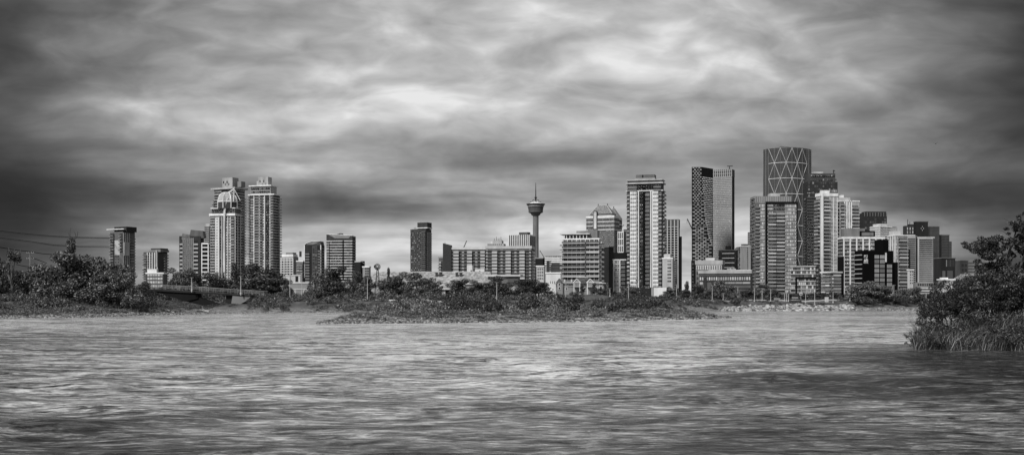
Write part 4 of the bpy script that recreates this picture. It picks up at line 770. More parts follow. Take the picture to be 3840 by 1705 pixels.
# -- 39 gridded condo
b = Bld('apartment_block', 'white framed gridded apartment block directly behind the black hotel', 3142, 3158, 3316, 888, 830, 2.4, ('wall', .12)); P = 14.4
g = Geo(); g.box(-b.L * .9, -1, b.W * .05, b.W * .55, b.H - .02, b.z(856)); g.obj('plant_room', mat('wall', .26), b.root); g = Geo(); g.box(-.6, .3, b.W * .42, b.W * .78, b.H, b.z(866)); g.obj('black_frame', mat('wall', .02), b.root); g = Geo(); g.box(.25, .5, b.W * .46, b.W * .74, b.z(884), b.z(871)); g.obj('roof_window', mat('wall', .25), b.root)
b.cap(m=('wall', .68), h=1.6, out=.4); b.bands('R', 3160, 3316, 890, 1100, P, .4, .35, ('wall', .62)); b.piers('R', 3164, 3308, 888, 1100, 6, 1.0, .6, ('wall', .66)); b.win('R', 3162, 3314, 892, 1100, P, 22, .72, .68, ('glass', .14), LT); b.win('L', 3143, 3157, 892, 1100, P, 3, .7, .6, GM, LT); b.bands('L', 3142, 3158, 890, 1100, P, .4, .35, ('wall', .6)); b.done()
b = Bld('entrance_block', 'narrow black framed block at left foot of the gridded apartments', 3140, 3160, 3165, 961, 720, .5, ('wall', .015)); b.done()
# -- 41 hotel
d_ = 640
b = Bld('hotel_building', 'black hotel block with pale window grid and white lettered sign', 3205, 3238, 3350, 938, 640, 2.4, ('wall', .008)); P = 17.3
b.win('R', 3278, 3319, 953, 1092, P, 2, .82, .76, ('curtain', .34), ('wall', .12), nm=3); b.win('R', 3325, 3346, 988, 1092, P, 1, .88, .76, ('curtain', .34), ('wall', .12), nm=3)
b.bands('L', 3206, 3233, 955, 1060, P, .5, .5, ('wall', .45), name='ledge'); g = Geo(); g.box(.0, .6, b.s_('R', 3319), b.s_('R', 3323), b.z(981), b.z(946)); g.obj('light_strip', mat('wall', .6), b.root)
g = Geo(); g.box(-b.L, -.2, b.s_('R', 3313), b.s_('R', 3333), b.H - .02, b.z(896)); g.obj('black_tower', mat('wall', .008), b.root)
g = Geo(); g.box(-b.L * 1.0, -1.5, b.s_('R', 3350), b.s_('R', 3373), -2, b.z(981)); g.obj('side_wing', mat('wall', .012), b.root)
def text(body, size, px, py, name, face='R', out=.12):
    c = bpy.data.curves.new(name, 'FONT'); c.body = body; c.size = size; c.extrude = .06; c.align_x = 'CENTER'; c.offset = size * .018
    t = bpy.data.objects.new('tmp', c); S.collection.objects.link(t); bpy.context.view_layer.update()
    me = bpy.data.meshes.new_from_object(t.evaluated_get(bpy.context.evaluated_depsgraph_get())); bpy.data.objects.remove(t)
    me.materials.clear(); me.materials.append(mat('wall', .85)); o = link(name, me, b.root, (out, b.s_('R', px), b.z(py))); o.rotation_euler = (R(90), 0, R(90)); return o
text('alt', 2.9, 3247, 980, 'sign_lettering'); text('HOTEL', 1.0, 3247, 986.5, 'sign_lettering')
g = Geo(); s0 = b.s_('R', 3240); s1 = b.s_('R', 3253); g.box(0, .12, s0, s1, b.z(966), b.z(955)); g.obj('sign_square', mat('wall', .6), b.root)
g = Geo(); g.add([(.16, s0 + .3, b.z(965)), (.16, s1 - .6, b.z(965)), (.16, s0 + .3, b.z(960))], [(0, 1, 2)]); g.add([(.17, s0 + .8, b.z(957)), (.17, s1 - .4, b.z(957)), (.17, s1 - .4, b.z(963))], [(0, 1, 2)]); g.obj('sign_mark', mat('wall', .06), b.root)
b.done()
# -- 42 etc
b = Bld('apartment_tower', 'dark framed box building behind and above the gridded apartments', 3222, 3240, 3326, 798, 1300, 2.2, ('wall', .07)); b.win('R', 3242, 3324, 816, 860, 12, 9, .7, .65, GM, LT); b.piers('R', 3242, 3324, 796, 810, 8, .5, .2, ('wall', .3)); b.block('roof_frame', 3222, 3239, 792, 798, .1, .98, ('wall', .09)); b.done()
b = Bld('apartment_tower', 'stepped white apartment tower with stacked balconies right of the hotel', 3330, 3358, 3403, 880, 880, 1.2, ('wall', .36)); P = 12.8
g = Geo(); g.box(-b.L, -1, 1, b.W * .5, b.H - .02, b.z(866)); g.obj('stepped_top', mat('wall', .55), b.root); g = Geo(); g.box(-b.L, -2, 2, b.W * .3, b.z(866) - .02, b.z(852)); g.obj('penthouse', mat('wall', .4), b.root)
b.win('L', 3331, 3357, 884, 1085, P, 5, .7, .75, ('curtain', .4), LT); b.piers('L', 3331, 3357, 880, 1085, 3, .7, .4, ('wall', .7)); b.balc('R', 3368, 3402, 890, 1085, P, cols=1, dep=2.0, slab=('wall', .6), rail=('glass', .25), nm=4); b.win('R', 3359, 3368, 884, 1085, P, 2, .7, .7, GL, LT); b.cap(m=('wall', .7), h=.9, out=.5); b.done()
b = Bld('apartment_block', 'white stepped roof terrace block peeking above the gridded apartments', 3262, 3300, 3345, 846, 1000, 1.0, ('wall', .5)); b.bands('L', 3262, 3300, 850, 900, 9, .5, .5, ('wall', .7)); b.bands('R', 3300, 3345, 850, 900, 9, .5, .5, ('wall', .7)); b.win('R', 3302, 3344, 852, 900, 9, 8, .7, .6, GM, LT); b.block('stepped_top', 3270, 3298, 838, 846, .1, .7, ('wall', .6)); b.done()
b = Bld('apartment_block', 'plain grey box tower behind the white stepped terraces', 3325, 3340, 3362, 850, 1200, 1.0, ('wall', .2)); b.win('R', 3341, 3361, 856, 880, 12, 3, .4, .4, GD, LT); b.done()
b = Bld('office_tower', 'pale striped office tower with dark horizontal window lines', 3440, 3442, 3504, 888, 960, 2.6, ('wall', .4)); b.bands('R', 3446, 3497, 900, 1065, 7.6, 1.0, .25, GD, name='window_band'); b.bands('R', 3446, 3497, 896, 1065, 7.6, .3, .4, ('wall', .6)); b.panel('corner_pier', 'R', 3442, 3446, 888, 1065, .5, ('wall', .5)); b.panel('dark_edge', 'R', 3499, 3504, 892, 1065, .2, ('wall', .1)); b.cap(m=('wall', .5), h=1.2, out=.3); b.done()
b = Bld('office_tower', 'pale banded office tower abutting left of the striped office tower', 3400, 3402, 3440, 884, 990, 2.6, ('wall', .38)); b.bands('R', 3404, 3432, 896, 1065, 7.6, .9, .25, GD, name='window_band'); b.panel('dark_edge', 'R', 3434, 3440, 886, 1065, .2, ('wall', .05)); b.panel('dark_panel', 'R', 3404, 3412, 936, 1005, .6, ('wall', .04)); b.block('penthouse', 3400, 3402, 880, 884, .1, .8, ('wall', .55)); b.done()
b = Bld('apartment_block', 'little white block with small square windows beside the striped office', 3403, 3410, 3425, 1010, 640, 1.6, ('wall', .55)); b.win('R', 3411, 3424, 1014, 1066, 10, 2, .5, .5, GM, LT); b.cap(m=LT, h=.5); b.done()
b = Bld('office_tower', 'squat dark tower with roof antennas left of the black slab towers', 3386, 3396, 3430, 846, 1500, 1.6, ('wall', .09)); b.win('R', 3398, 3428, 850, 890, 12, 3, .3, .7, GL, LT); g = Geo(); g.tube([(-2, 4, b.H), (-2, 4, b.H + 9)], .5, 5); g.obj('antenna', mat('metal', .1), b.root); g = Geo(); g.tube([(-1, b.W * .5, b.H), (-1, b.W * .5, b.H + 6)], .4, 5); g.obj('antenna', mat('metal', .1), b.root); b.block('penthouse', 3388, 3395, 840, 846, .4, .95, ('wall', .08)); b.done()
b = Bld('office_tower', 'black slab tower with one small pale window cluster near its top', 3426, 3434, 3480, 830, 1450, 1.9, ('wall', .05)); b.win('R', 3452, 3466, 846, 866, 7, 3, .5, .5, GL, LT, skip=lambda i, j: (i + j) % 2 == 0); b.cap(m=('wall', .12), h=1.0); b.done()
b = Bld('office_tower', 'grey ridged slab tower right of the black slab tower', 3478, 3486, 3523, 848, 1500, 1.6, ('wall', .1)); b.bands('R', 3487, 3522, 860, 1000, 4.5, .6, .3, ('wall', .16), name='ridge'); b.bands('L', 3478, 3486, 860, 1000, 9, .6, .3, ('wall', .1), name='ridge'); b.cap(m=('wall', .2), h=1.0); b.done()
b = Bld('office_tower', 'stepped dark glass tower, the rightmost tower of the skyline', 3522, 3532, 3560, 879, 1500, 1.4, ('wall', .09)); b.bands('R', 3533, 3559, 886, 1000, 6, .5, .3, ('wall', .18), name='floor_band'); b.cap(m=('wall', .25), h=1.0); b.done()
b = Bld('office_tower', 'lower dark step attached right of the rightmost skyline tower', 3556, 3558, 3569, 905, 1480, 2.5, ('wall', .1)); b.bands('R', 3559, 3568, 910, 1000, 6, .5, .3, ('wall', .18)); b.done()
b = Bld('warehouse_block', 'blocky dark low building with tall louvred vents below the skyline end', 3503, 3530, 3582, 966, 720, 1.6, ('wall', .06)); b.win('R', 3546, 3580, 972, 1000, 30, 5, .5, .9, ('glass', .1), ('wall', .2)); b.panel('grey_door', 'R', 3534, 3544, 1015, 1048, .3, ('wall', .2)); b.panel('grey_panel', 'R', 3552, 3572, 1014, 1050, .3, ('wall', .16)); b.cap(m=('wall', .2), h=.5); b.done()
b = Bld('warehouse_block', 'grey flat roofed low building right of the louvred dark block', 3576, 3600, 3630, 975, 760, 1.2, ('wall', .12)); b.win('R', 3604, 3628, 985, 1040, 18, 2, .7, .6, GD, LT); b.cap(m=('wall', .25), h=.5); b.done()
b = Bld('warehouse_block', 'distant low grey office with window row behind the riverside tree', 3610, 3622, 3760, 973, 900, 3.0, ('wall', .26)); b.bands('R', 3625, 3755, 985, 1040, 12, 1.0, .3, ('wall', .14)); b.win('R', 3640, 3680, 975, 985, 10, 6, .7, .6, GM, LT); b.done()
b = Bld('storage_shed', 'pale low building with long roof band right of the white balconied tower', 3424, 3432, 3520, 1058, 560, 3.0, ('wall', .28)); b.win('R', 3440, 3516, 1060, 1074, 14, 9, .7, .6, GM, LT); b.bands('R', 3434, 3518, 1080, 1100, 10, .5, .6, ('wall', .6)); b.done()
b = Bld('storage_shed', 'small white flat roofed house beside the long pale low building', 3516, 3528, 3585, 1046, 500, 2.2, ('wall', .55)); b.block('roof_box', 3518, 3527, 1040, 1046, .1, .5, LT); b.win('R', 3562, 3582, 1052, 1072, 20, 1, .8, .7, GM, LT, nm=1); b.cap(m=('wall', .7), h=.5); b.done()
# gabled grey roofs far right
def gable(label, x0, x1, yr, ye, yb, d, depth, wallv=.4, roofv=.2, name='house', cat='house', chim=(), hip=0., wins=(), base=None, ridge_side=False):
    X = wx((x0 + x1) / 2, d); w = (x1 - x0) * d / F; zg = tz(X, d) if base is None else base
    r = empty(name, label, cat, (X, d, zg)); z = lambda py: wz(py, d) - zg
    g = Geo(); g.box(-w / 2, w / 2, 0, depth, -1, z(ye)); g.obj('wall', mat('wall', wallv), r)
    g = Geo(); e = w * .03 + .3
    if ridge_side:   # gable end faces the river
        g.add([(-w / 2 - e, -.5, z(ye)), (w / 2 + e, -.5, z(ye)), (0, -.5, z(yr)), (-w / 2 - e, depth + .5, z(ye)), (w / 2 + e, depth + .5, z(ye)), (0, depth + .5, z(yr))], [(0, 1, 2), (5, 4, 3), (0, 2, 5, 3), (2, 1, 4, 5), (1, 0, 3, 4)])
        roof = g.obj('roof', mat('shingle', roofv), r)
        g = Geo(); g.add([(-w / 2, -.03, z(ye) - .02), (w / 2, -.03, z(ye) - .02), (0, -.03, z(yr) - .45)], [(0, 1, 2)]); g.add([(-w / 2, -.55, z(ye)), (w / 2, -.55, z(ye)), (0, -.55, z(yr) - .4)], [(0, 1, 2)]); g.obj('gable_wall', mat('wall', wallv * .9), r)
        g = Geo(); g.tube([(-w / 2 - e, -.6, z(ye)), (0, -.6, z(yr)), (w / 2 + e, -.6, z(ye))], .12, 4); g.obj('barge_board', mat('wall', .7), r)
    else:
        hx = hip * w
        g.add([(-w / 2 - e, -.6, z(ye)), (w / 2 + e, -.6, z(ye)), (w / 2 + e, depth + .6, z(ye)), (-w / 2 - e, depth + .6, z(ye)), (-w / 2 - e + hx, depth / 2, z(yr)), (w / 2 + e - hx, depth / 2, z(yr))], [(0, 1, 5, 4), (2, 3, 4, 5), (1, 2, 5), (3, 0, 4), (3, 2, 1, 0)])
        roof = g.obj('roof', mat('shingle', roofv), r)
        g = Geo(); g.tube([(-w / 2 - e + hx, depth / 2, z(yr)), (w / 2 + e - hx, depth / 2, z(yr))], .15, 4); g.tube([(-w / 2 - e, -.65, z(ye)), (w / 2 + e, -.65, z(ye))], .14, 4); g.obj('roof_trim', mat('wall', .55), r)
    for (cx_, ct, cb_, cw) in chim:
        xx = wx(cx_, d) - X; q = cw * d / F / 2; g = Geo(); g.box(xx - q, xx + q, depth * .3, depth * .3 + 2 * q, z(cb_), z(ct)); o = g.obj('chimney', mat('brick', .1), roof)
        g = Geo(); g.box(xx - q - .12, xx + q + .12, depth * .3 - .12, depth * .3 + 2 * q + .12, z(ct) - .02, z(ct) + .25) ; g.obj('chimney_cap', mat('wall', .12), roof)
    for (a, c, yt, yb2) in wins:
        g = Geo(); xa, xb = wx(a, d) - X, wx(c, d) - X; g.box(xa, xb, -.1, .1, z(yb2), z(yt)); wo = g.obj('window', mat('glass', .03), r)
        g = Geo(); t_ = .12; g.box(xa - t_, xa, -.16, .1, z(yb2), z(yt)); g.box(xb, xb + t_, -.16, .1, z(yb2), z(yt)); g.box(xa - t_, xb + t_, -.17, .1, z(yt), z(yt) + t_); g.box(xa - t_, xb + t_, -.17, .1, z(yb2) - t_, z(yb2)); g.box((xa + xb) / 2 - .04, (xa + xb) / 2 + .04, -.15, 0, z(yb2), z(yt)); g.obj('window_frame', mat('wall', .75 if wallv < .5 else .08), wo)
    return r, z, X, zg
gable('long low grey roofed shed half hidden by the riverside tree', 3618, 3722, 1028, 1048, 1100, 520, 14, .3, .22, name='storage_shed', cat='shed', hip=.1)
# -- 12 white long hall, corrugated walls
b = Bld('industrial_hall', 'long white flat roofed hall box standing above the corrugated wall on the left', 1052, 1127, 1131, 1031, 520, .3, ('wall', .6)); b.panel('dark_door', 'L', 1108, 1118, 1035, 1056, .15, ('wall', .05)); b.piers('L', 1052, 1127, 1033, 1062, 4, .15, .1, ('wall', .3), name='panel_joint'); b.cap(m=('wall', .7), h=.3, out=.2); b.done()
b = Bld('corrugated_wall', 'long corrugated wall with white coping right of the big dark tree', 1270, 1350, 1353, 1064, 420, .1, ('wall', .34), cat='wall'); b.piers('L', 1272, 1349, 1066, 1092, 30, .12, .1, ('wall', .5), name='corrugation'); b.cap('coping', h=.4, out=.3, m=('wall', .7)); b.done()
b = Bld('corrugated_wall', 'corrugated wall with pale doors and coping below the long white hall', 1062, 1178, 1182, 1058, 440, .1, ('wall', .32), cat='wall'); b.piers('L', 1064, 1176, 1060, 1080, 36, .12, .1, ('wall', .48), name='corrugation'); b.bands('L', 1063, 1177, 1083, 1110, 30, .3, .2, ('wall', .6)); b.panel('pale_door', 'L', 1138, 1168, 1086, 1106, .15, ('wall', .55)); b.panel('pale_door', 'L', 1090, 1112, 1086, 1106, .15, ('wall', .45)); b.cap('coping', h=.4, out=.3, m=('wall', .65)); b.done()
# -- 13 barracks with shingle roofs
gable('very long low barracks with pale shingle roof and four brick chimneys', 1396, 1835, 1017, 1066, 1110, 470, 22, .4, .3, name='barracks', cat='building', hip=.03, chim=((1633, 1022, 1038, 9), (1649, 1020, 1040, 11), (1710, 1022, 1036, 9), (1726, 1022, 1038, 10)))
gable('white walled house with steep pale shingle roof in front of the barracks', 1612, 1744, 1043, 1085, 1115, 400, 12, .6, .3, hip=.2, wins=((1634, 1645, 1088, 1106), (1671, 1683, 1088, 1106)))
gable('small white gabled cottage half hidden by trees right of the barracks', 1913, 1942, 1074, 1092, 1110, 400, 8, .55, .2, wins=((1921, 1930, 1096, 1106),), ridge_side=True)
b = Bld('flat_roofed_hall', 'low flat roofed hall with thin white roof slab before the brick apartments', 1834, 1944, 1950, 1030, 470, .2, ('wall', .22)); b.cap('roof_slab', h=.7, out=1.2, m=('wall', .55)); b.win('L', 1836, 1900, 1034, 1044, 12, 9, .7, .8, GL, LT); b.panel('grey_wall', 'L', 1905, 1943, 1033, 1070, .2, ('wall', .16)); b.done()
# -- 21 gabled house
r, z, X, zg = gable('long two storey house with dark hipped roof, twin gables and porches', 2090, 2264, 1056, 1062, 1100, 400, 13, .34, .09, hip=.06)
sc4 = 400 / F
def hx(px): return wx(px, 400) - X
g = Geo(); g.add([(hx(2148), -1.2, z(1062)), (hx(2218), -1.2, z(1062)), (hx(2218), 11, z(1062)), (hx(2148), 11, z(1062)), (hx(2164), 4, z(1038)), (hx(2208), 4, z(1038))], [(0, 1, 5, 4), (2, 3, 4, 5), (1, 2, 5), (3, 0, 4)]); g.obj('main_roof', mat('shingle', .08), r)
g = Geo(); g.tube([(hx(2164), 4, z(1038)), (hx(2208), 4, z(1038))], .15, 4); g.obj('roof_trim', mat('wall', .55), r)
g = Geo(); g.add([(hx(2086), -1, z(1060)), (hx(2112), -1, z(1060)), (hx(2112), 9, z(1060)), (hx(2086), 9, z(1060)), (hx(2099), 4, z(1041))], [(0, 1, 4), (1, 2, 4), (2, 3, 4), (3, 0, 4)]); g.obj('corner_roof', mat('shingle', .09), r)
g = Geo(); g.box(hx(2088), hx(2110), -.8, 0, 0, z(1060)); g.obj('corner_bay', mat('wall', .34), r)
g = Geo(); g.box(hx(2265) - 1.5, hx(2268), 0.5, 10, -1, z(1058)); g.obj('end_bay', mat('wall', .3), r)
for gx in (2162, 2212):
    g = Geo(); a, c_, m_ = hx(gx - 11), hx(gx + 11), hx(gx); g.add([(a, -2.2, z(1059)), (c_, -2.2, z(1059)), (m_, -2.2, z(1046)), (m_, 4, z(1046)), (a, 4, z(1059)), (c_, 4, z(1059))], [(0, 1, 2), (0, 2, 3, 4), (2, 1, 5, 3)]); go = g.obj('gable', mat('wall', .36), r)
    g = Geo(); g.tube([(a - .3, -2.3, z(1060)), (m_, -2.3, z(1045.5)), (c_ + .3, -2.3, z(1060))], .16, 4); g.tube([(a, -2.3, z(1059.5)), (c_, -2.3, z(1059.5))], .12, 4); g.obj('barge_board', mat('wall', .75), go)
    for q in (a, c_):
        g = Geo(); g.box(q - .15, q + .15, -2.3, -2.0, 0, z(1059.5)); g.obj('porch_post', mat('wall', .65), r)
    for yy in (1073,):
        g = Geo(); g.box(a, c_, -2.2, 0, z(yy) - .2, z(yy)); g.box(a, c_, -2.25, -2.15, z(yy) + .75, z(yy) + .85)
        for k in range(12): xx = a + (c_ - a) * k / 11; g.box(xx - .03, xx + .03, -2.22, -2.18, z(yy), z(yy) + .8)
        g.obj('porch_balcony', mat('wall', .65), r)
    g = Geo(); g.box(a + .3, c_ - .3, -.12, 0, z(1071), z(1063)); g.obj('window', mat('glass', .03), r)
for (a, c_, yt, yb_) in ((2110, 2116, 1062, 1067), (2126, 2131, 1062, 1067), (2142, 2148, 1062, 1067), (2189, 2195, 1062, 1067), (2094, 2101, 1062, 1070), (2094, 2101, 1076, 1084), (2236, 2241, 1062, 1068), (2248, 2258, 1060, 1069), (2248, 2258, 1074, 1082), (2120, 2128, 1078, 1086), (2190, 2197, 1078, 1086), (2230, 2240, 1078, 1086)):
    y_ = -.92 if a < 2105 else -.1
    g = Geo(); g.box(hx(a), hx(c_), y_, .05, z(yb_), z(yt)); wo = g.obj('window', mat('glass', .04), r)
    g = Geo(); t_ = .12; A, B_ = hx(a), hx(c_); g.box(A - t_, A, y_ - .06, 0, z(yb_), z(yt)); g.box(B_, B_ + t_, y_ - .06, 0, z(yb_), z(yt)); g.box(A - t_, B_ + t_, y_ - .07, 0, z(yt), z(yt) + t_); g.box(A - t_, B_ + t_, y_ - .07, 0, z(yb_) - t_, z(yb_)); g.obj('window_frame', mat('wall', .75), wo)
g = Geo(); g.box(hx(2104), hx(2150), -.25, 0, z(1074.5), z(1073.5)); g.box(hx(2176), hx(2200), -.25, 0, z(1074.5), z(1073.5)); g.obj('floor_trim', mat('wall', .6), r)
for cx_ in (2120, 2146, 2177):
    g = Geo(); g.box(hx(cx_) - .25, hx(cx_) + .25, 5, 5.5, z(1060), z(1046 if cx_ != 2177 else 1034)); g.obj('chimney', mat('wall', .6), r)
# ---------------------------------------------------------------- foliage
def leaves(clumps, n, size, rng, droop=0.0, upright=0.0, shell=.55, asp=.55):
    """leaf-sized folded faces scattered through ellipsoid clumps -> (V, Q)"""
    c = np.array([k[:3] for k in clumps], float); r = np.array([k[3:6] for k in clumps], float)
    w = (r[:, 0] * r[:, 1] * r[:, 2]) ** .7; idx = rng.choice(len(c), n, p=w / w.sum())
    dv = rng.normal(size=(n, 3)); dv /= np.linalg.norm(dv, axis=1)[:, None]
    rad = shell + (1 - shell) * rng.random(n) ** .6; rad *= 1 + .12 * rng.normal(size=n)
    p = c[idx] + dv * r[idx] * rad[:, None]
    nrm = dv + rng.normal(size=(n, 3)) * .8; nrm /= np.linalg.norm(nrm, axis=1)[:, None]
    t = rng.normal(size=(n, 3)); t[:, 2] += upright - droop
    t -= (t * nrm).sum(1)[:, None] * nrm; t /= np.linalg.norm(t, axis=1)[:, None]; s = np.cross(nrm, t)
    L = size * (.6 + .8 * rng.random(n))[:, None]; Wd = L * asp
    V = np.stack([p - t * L * .5, p + s * Wd * .5 + nrm * L * .08, p + t * L * .5, p - s * Wd * .5 + nrm * L * .08], 1).reshape(-1, 3)
    return V, np.arange(n * 4).reshape(n, 4)
def crown_shape(kind, rng, h=8.0, w=6.0):
    cl = []
    if kind == 'round':
        for _ in range(24):
            a = rng.uniform(0, 6.28); q = rng.random() ** .6; z = rng.uniform(.16, .9)
            m = math.sqrt(max(0, 1 - ((z - .5) / .5) ** 2)) * w * .42 * q; s = rng.uniform(.8, 1.5)
            cl.append((m * math.cos(a), m * math.sin(a), z * h, s, s, s * .75))
    elif kind == 'tall':
        for _ in range(22):
            a = rng.uniform(0, 6.28); z = rng.uniform(.15, .95); m = (1.1 - z) * w * .3 * rng.random() ** .5; s = rng.uniform(.5, 1.0)
            cl.append((m * math.cos(a), m * math.sin(a), z * h, s, s, s * 1.1))
        cl.append((0, 0, h * .95, .3, .3, .6))
    elif kind == 'sparse':
        for _ in range(24):
            a = rng.uniform(0, 6.28); z = rng.uniform(.1, .95); m = w * .42 * rng.random() ** .5; s = rng.uniform(.35, .75)
            cl.append((m * math.cos(a), m * math.sin(a), z * h, s, s, s))
    elif kind == 'shrub':
        for _ in range(16):
            a = rng.uniform(0, 6.28); q = rng.random() ** .5; m = w * .4 * q; z = h * (.25 + .55 * (1 - q * .75) * rng.random() ** .5); s = rng.uniform(.6, 1.1)
            cl.append((m * math.cos(a), m * math.sin(a), z, s, s, s * .9 * h / 5))
    elif kind == 'fir':
        for i in range(16):
            z = .12 + .84 * i / 16
            for k in range(4):
                a = k * 1.57 + i * .7; m = (1 - z) * w * .3; cl.append((m * math.cos(a), m * math.sin(a), z * h, (1 - z) * 1.3 + .2, (1 - z) * 1.3 + .2, .3))
    return cl
_tv = {}
def tree_meshes(kind, var, lv):
    key = (kind, var, lv)
    if key in _tv: return _tv[key]
    rng = np.random.default_rng(hash((len(kind), var)) % 9999 + var * 17 + len(kind)); h = 8.0
    cl = crown_shape(kind, rng); n = {'round': 5200, 'tall': 4200, 'sparse': 2000, 'shrub': 3000, 'fir': 4500}[kind]
    V, Q = leaves(cl, int(n * 1.5), .32, rng)
    cm = fastmesh('crown', V, Q, mat('leaf', lv))
    g = Geo(); rr = {'shrub': .09, 'fir': .16}.get(kind, .2)
    g.tube([(0, 0, -1), (.05, 0, h * .2), (-.08, .05, h * .5), (0, 0, h * .85)], [rr * 1.25, rr, rr * .7, rr * .2], 6)
    for k in cl[:(6 if kind in ('fir',) else 14)]:
        z0 = k[2] * .45 + .2; g.tube([(0, 0, z0), (k[0] * .5, k[1] * .5, z0 + (k[2] - z0) * .6), (k[0], k[1], k[2])], [rr * .45, rr * .3, rr * .1], 4, cap=False)
    if kind == 'sparse':
        for k in cl:
            for _ in range(4):
                e = rng.normal(size=3); g.tube([(k[0], k[1], k[2]), (k[0] + e[0] * .5, k[1] + e[1] * .5, k[2] + abs(e[2]) * .7 + .3)], [.04, .015], 3, cap=False)
    tm = g.mesh('trunk', mat('bark', .13)); _tv[key] = (cm, tm); return _tv[key]
def tree(px, ytop, wpx, d, kind, var, lv, label, name='broadleaf_tree', cat='tree', group='trees along the far bank', sink=0.):
    X = wx(px, d); zg = tz(X, d) - sink; h = wz(ytop, d) - zg; w = wpx * d / F
    r = empty(name, label, cat, (X, d, zg), (px * 7.3) % 6.28, group)
    cm, tm = tree_meshes(kind, var, lv); s = h / 8.3; q = w / (5.2 if kind == 'round' else 6.0)
    for nm, me in (('crown', cm), ('trunk', tm)): o = link(nm, me, r); o.scale = (q, q, s)
    return r
K = ['round', 'tall', 'sparse', 'shrub', 'fir']
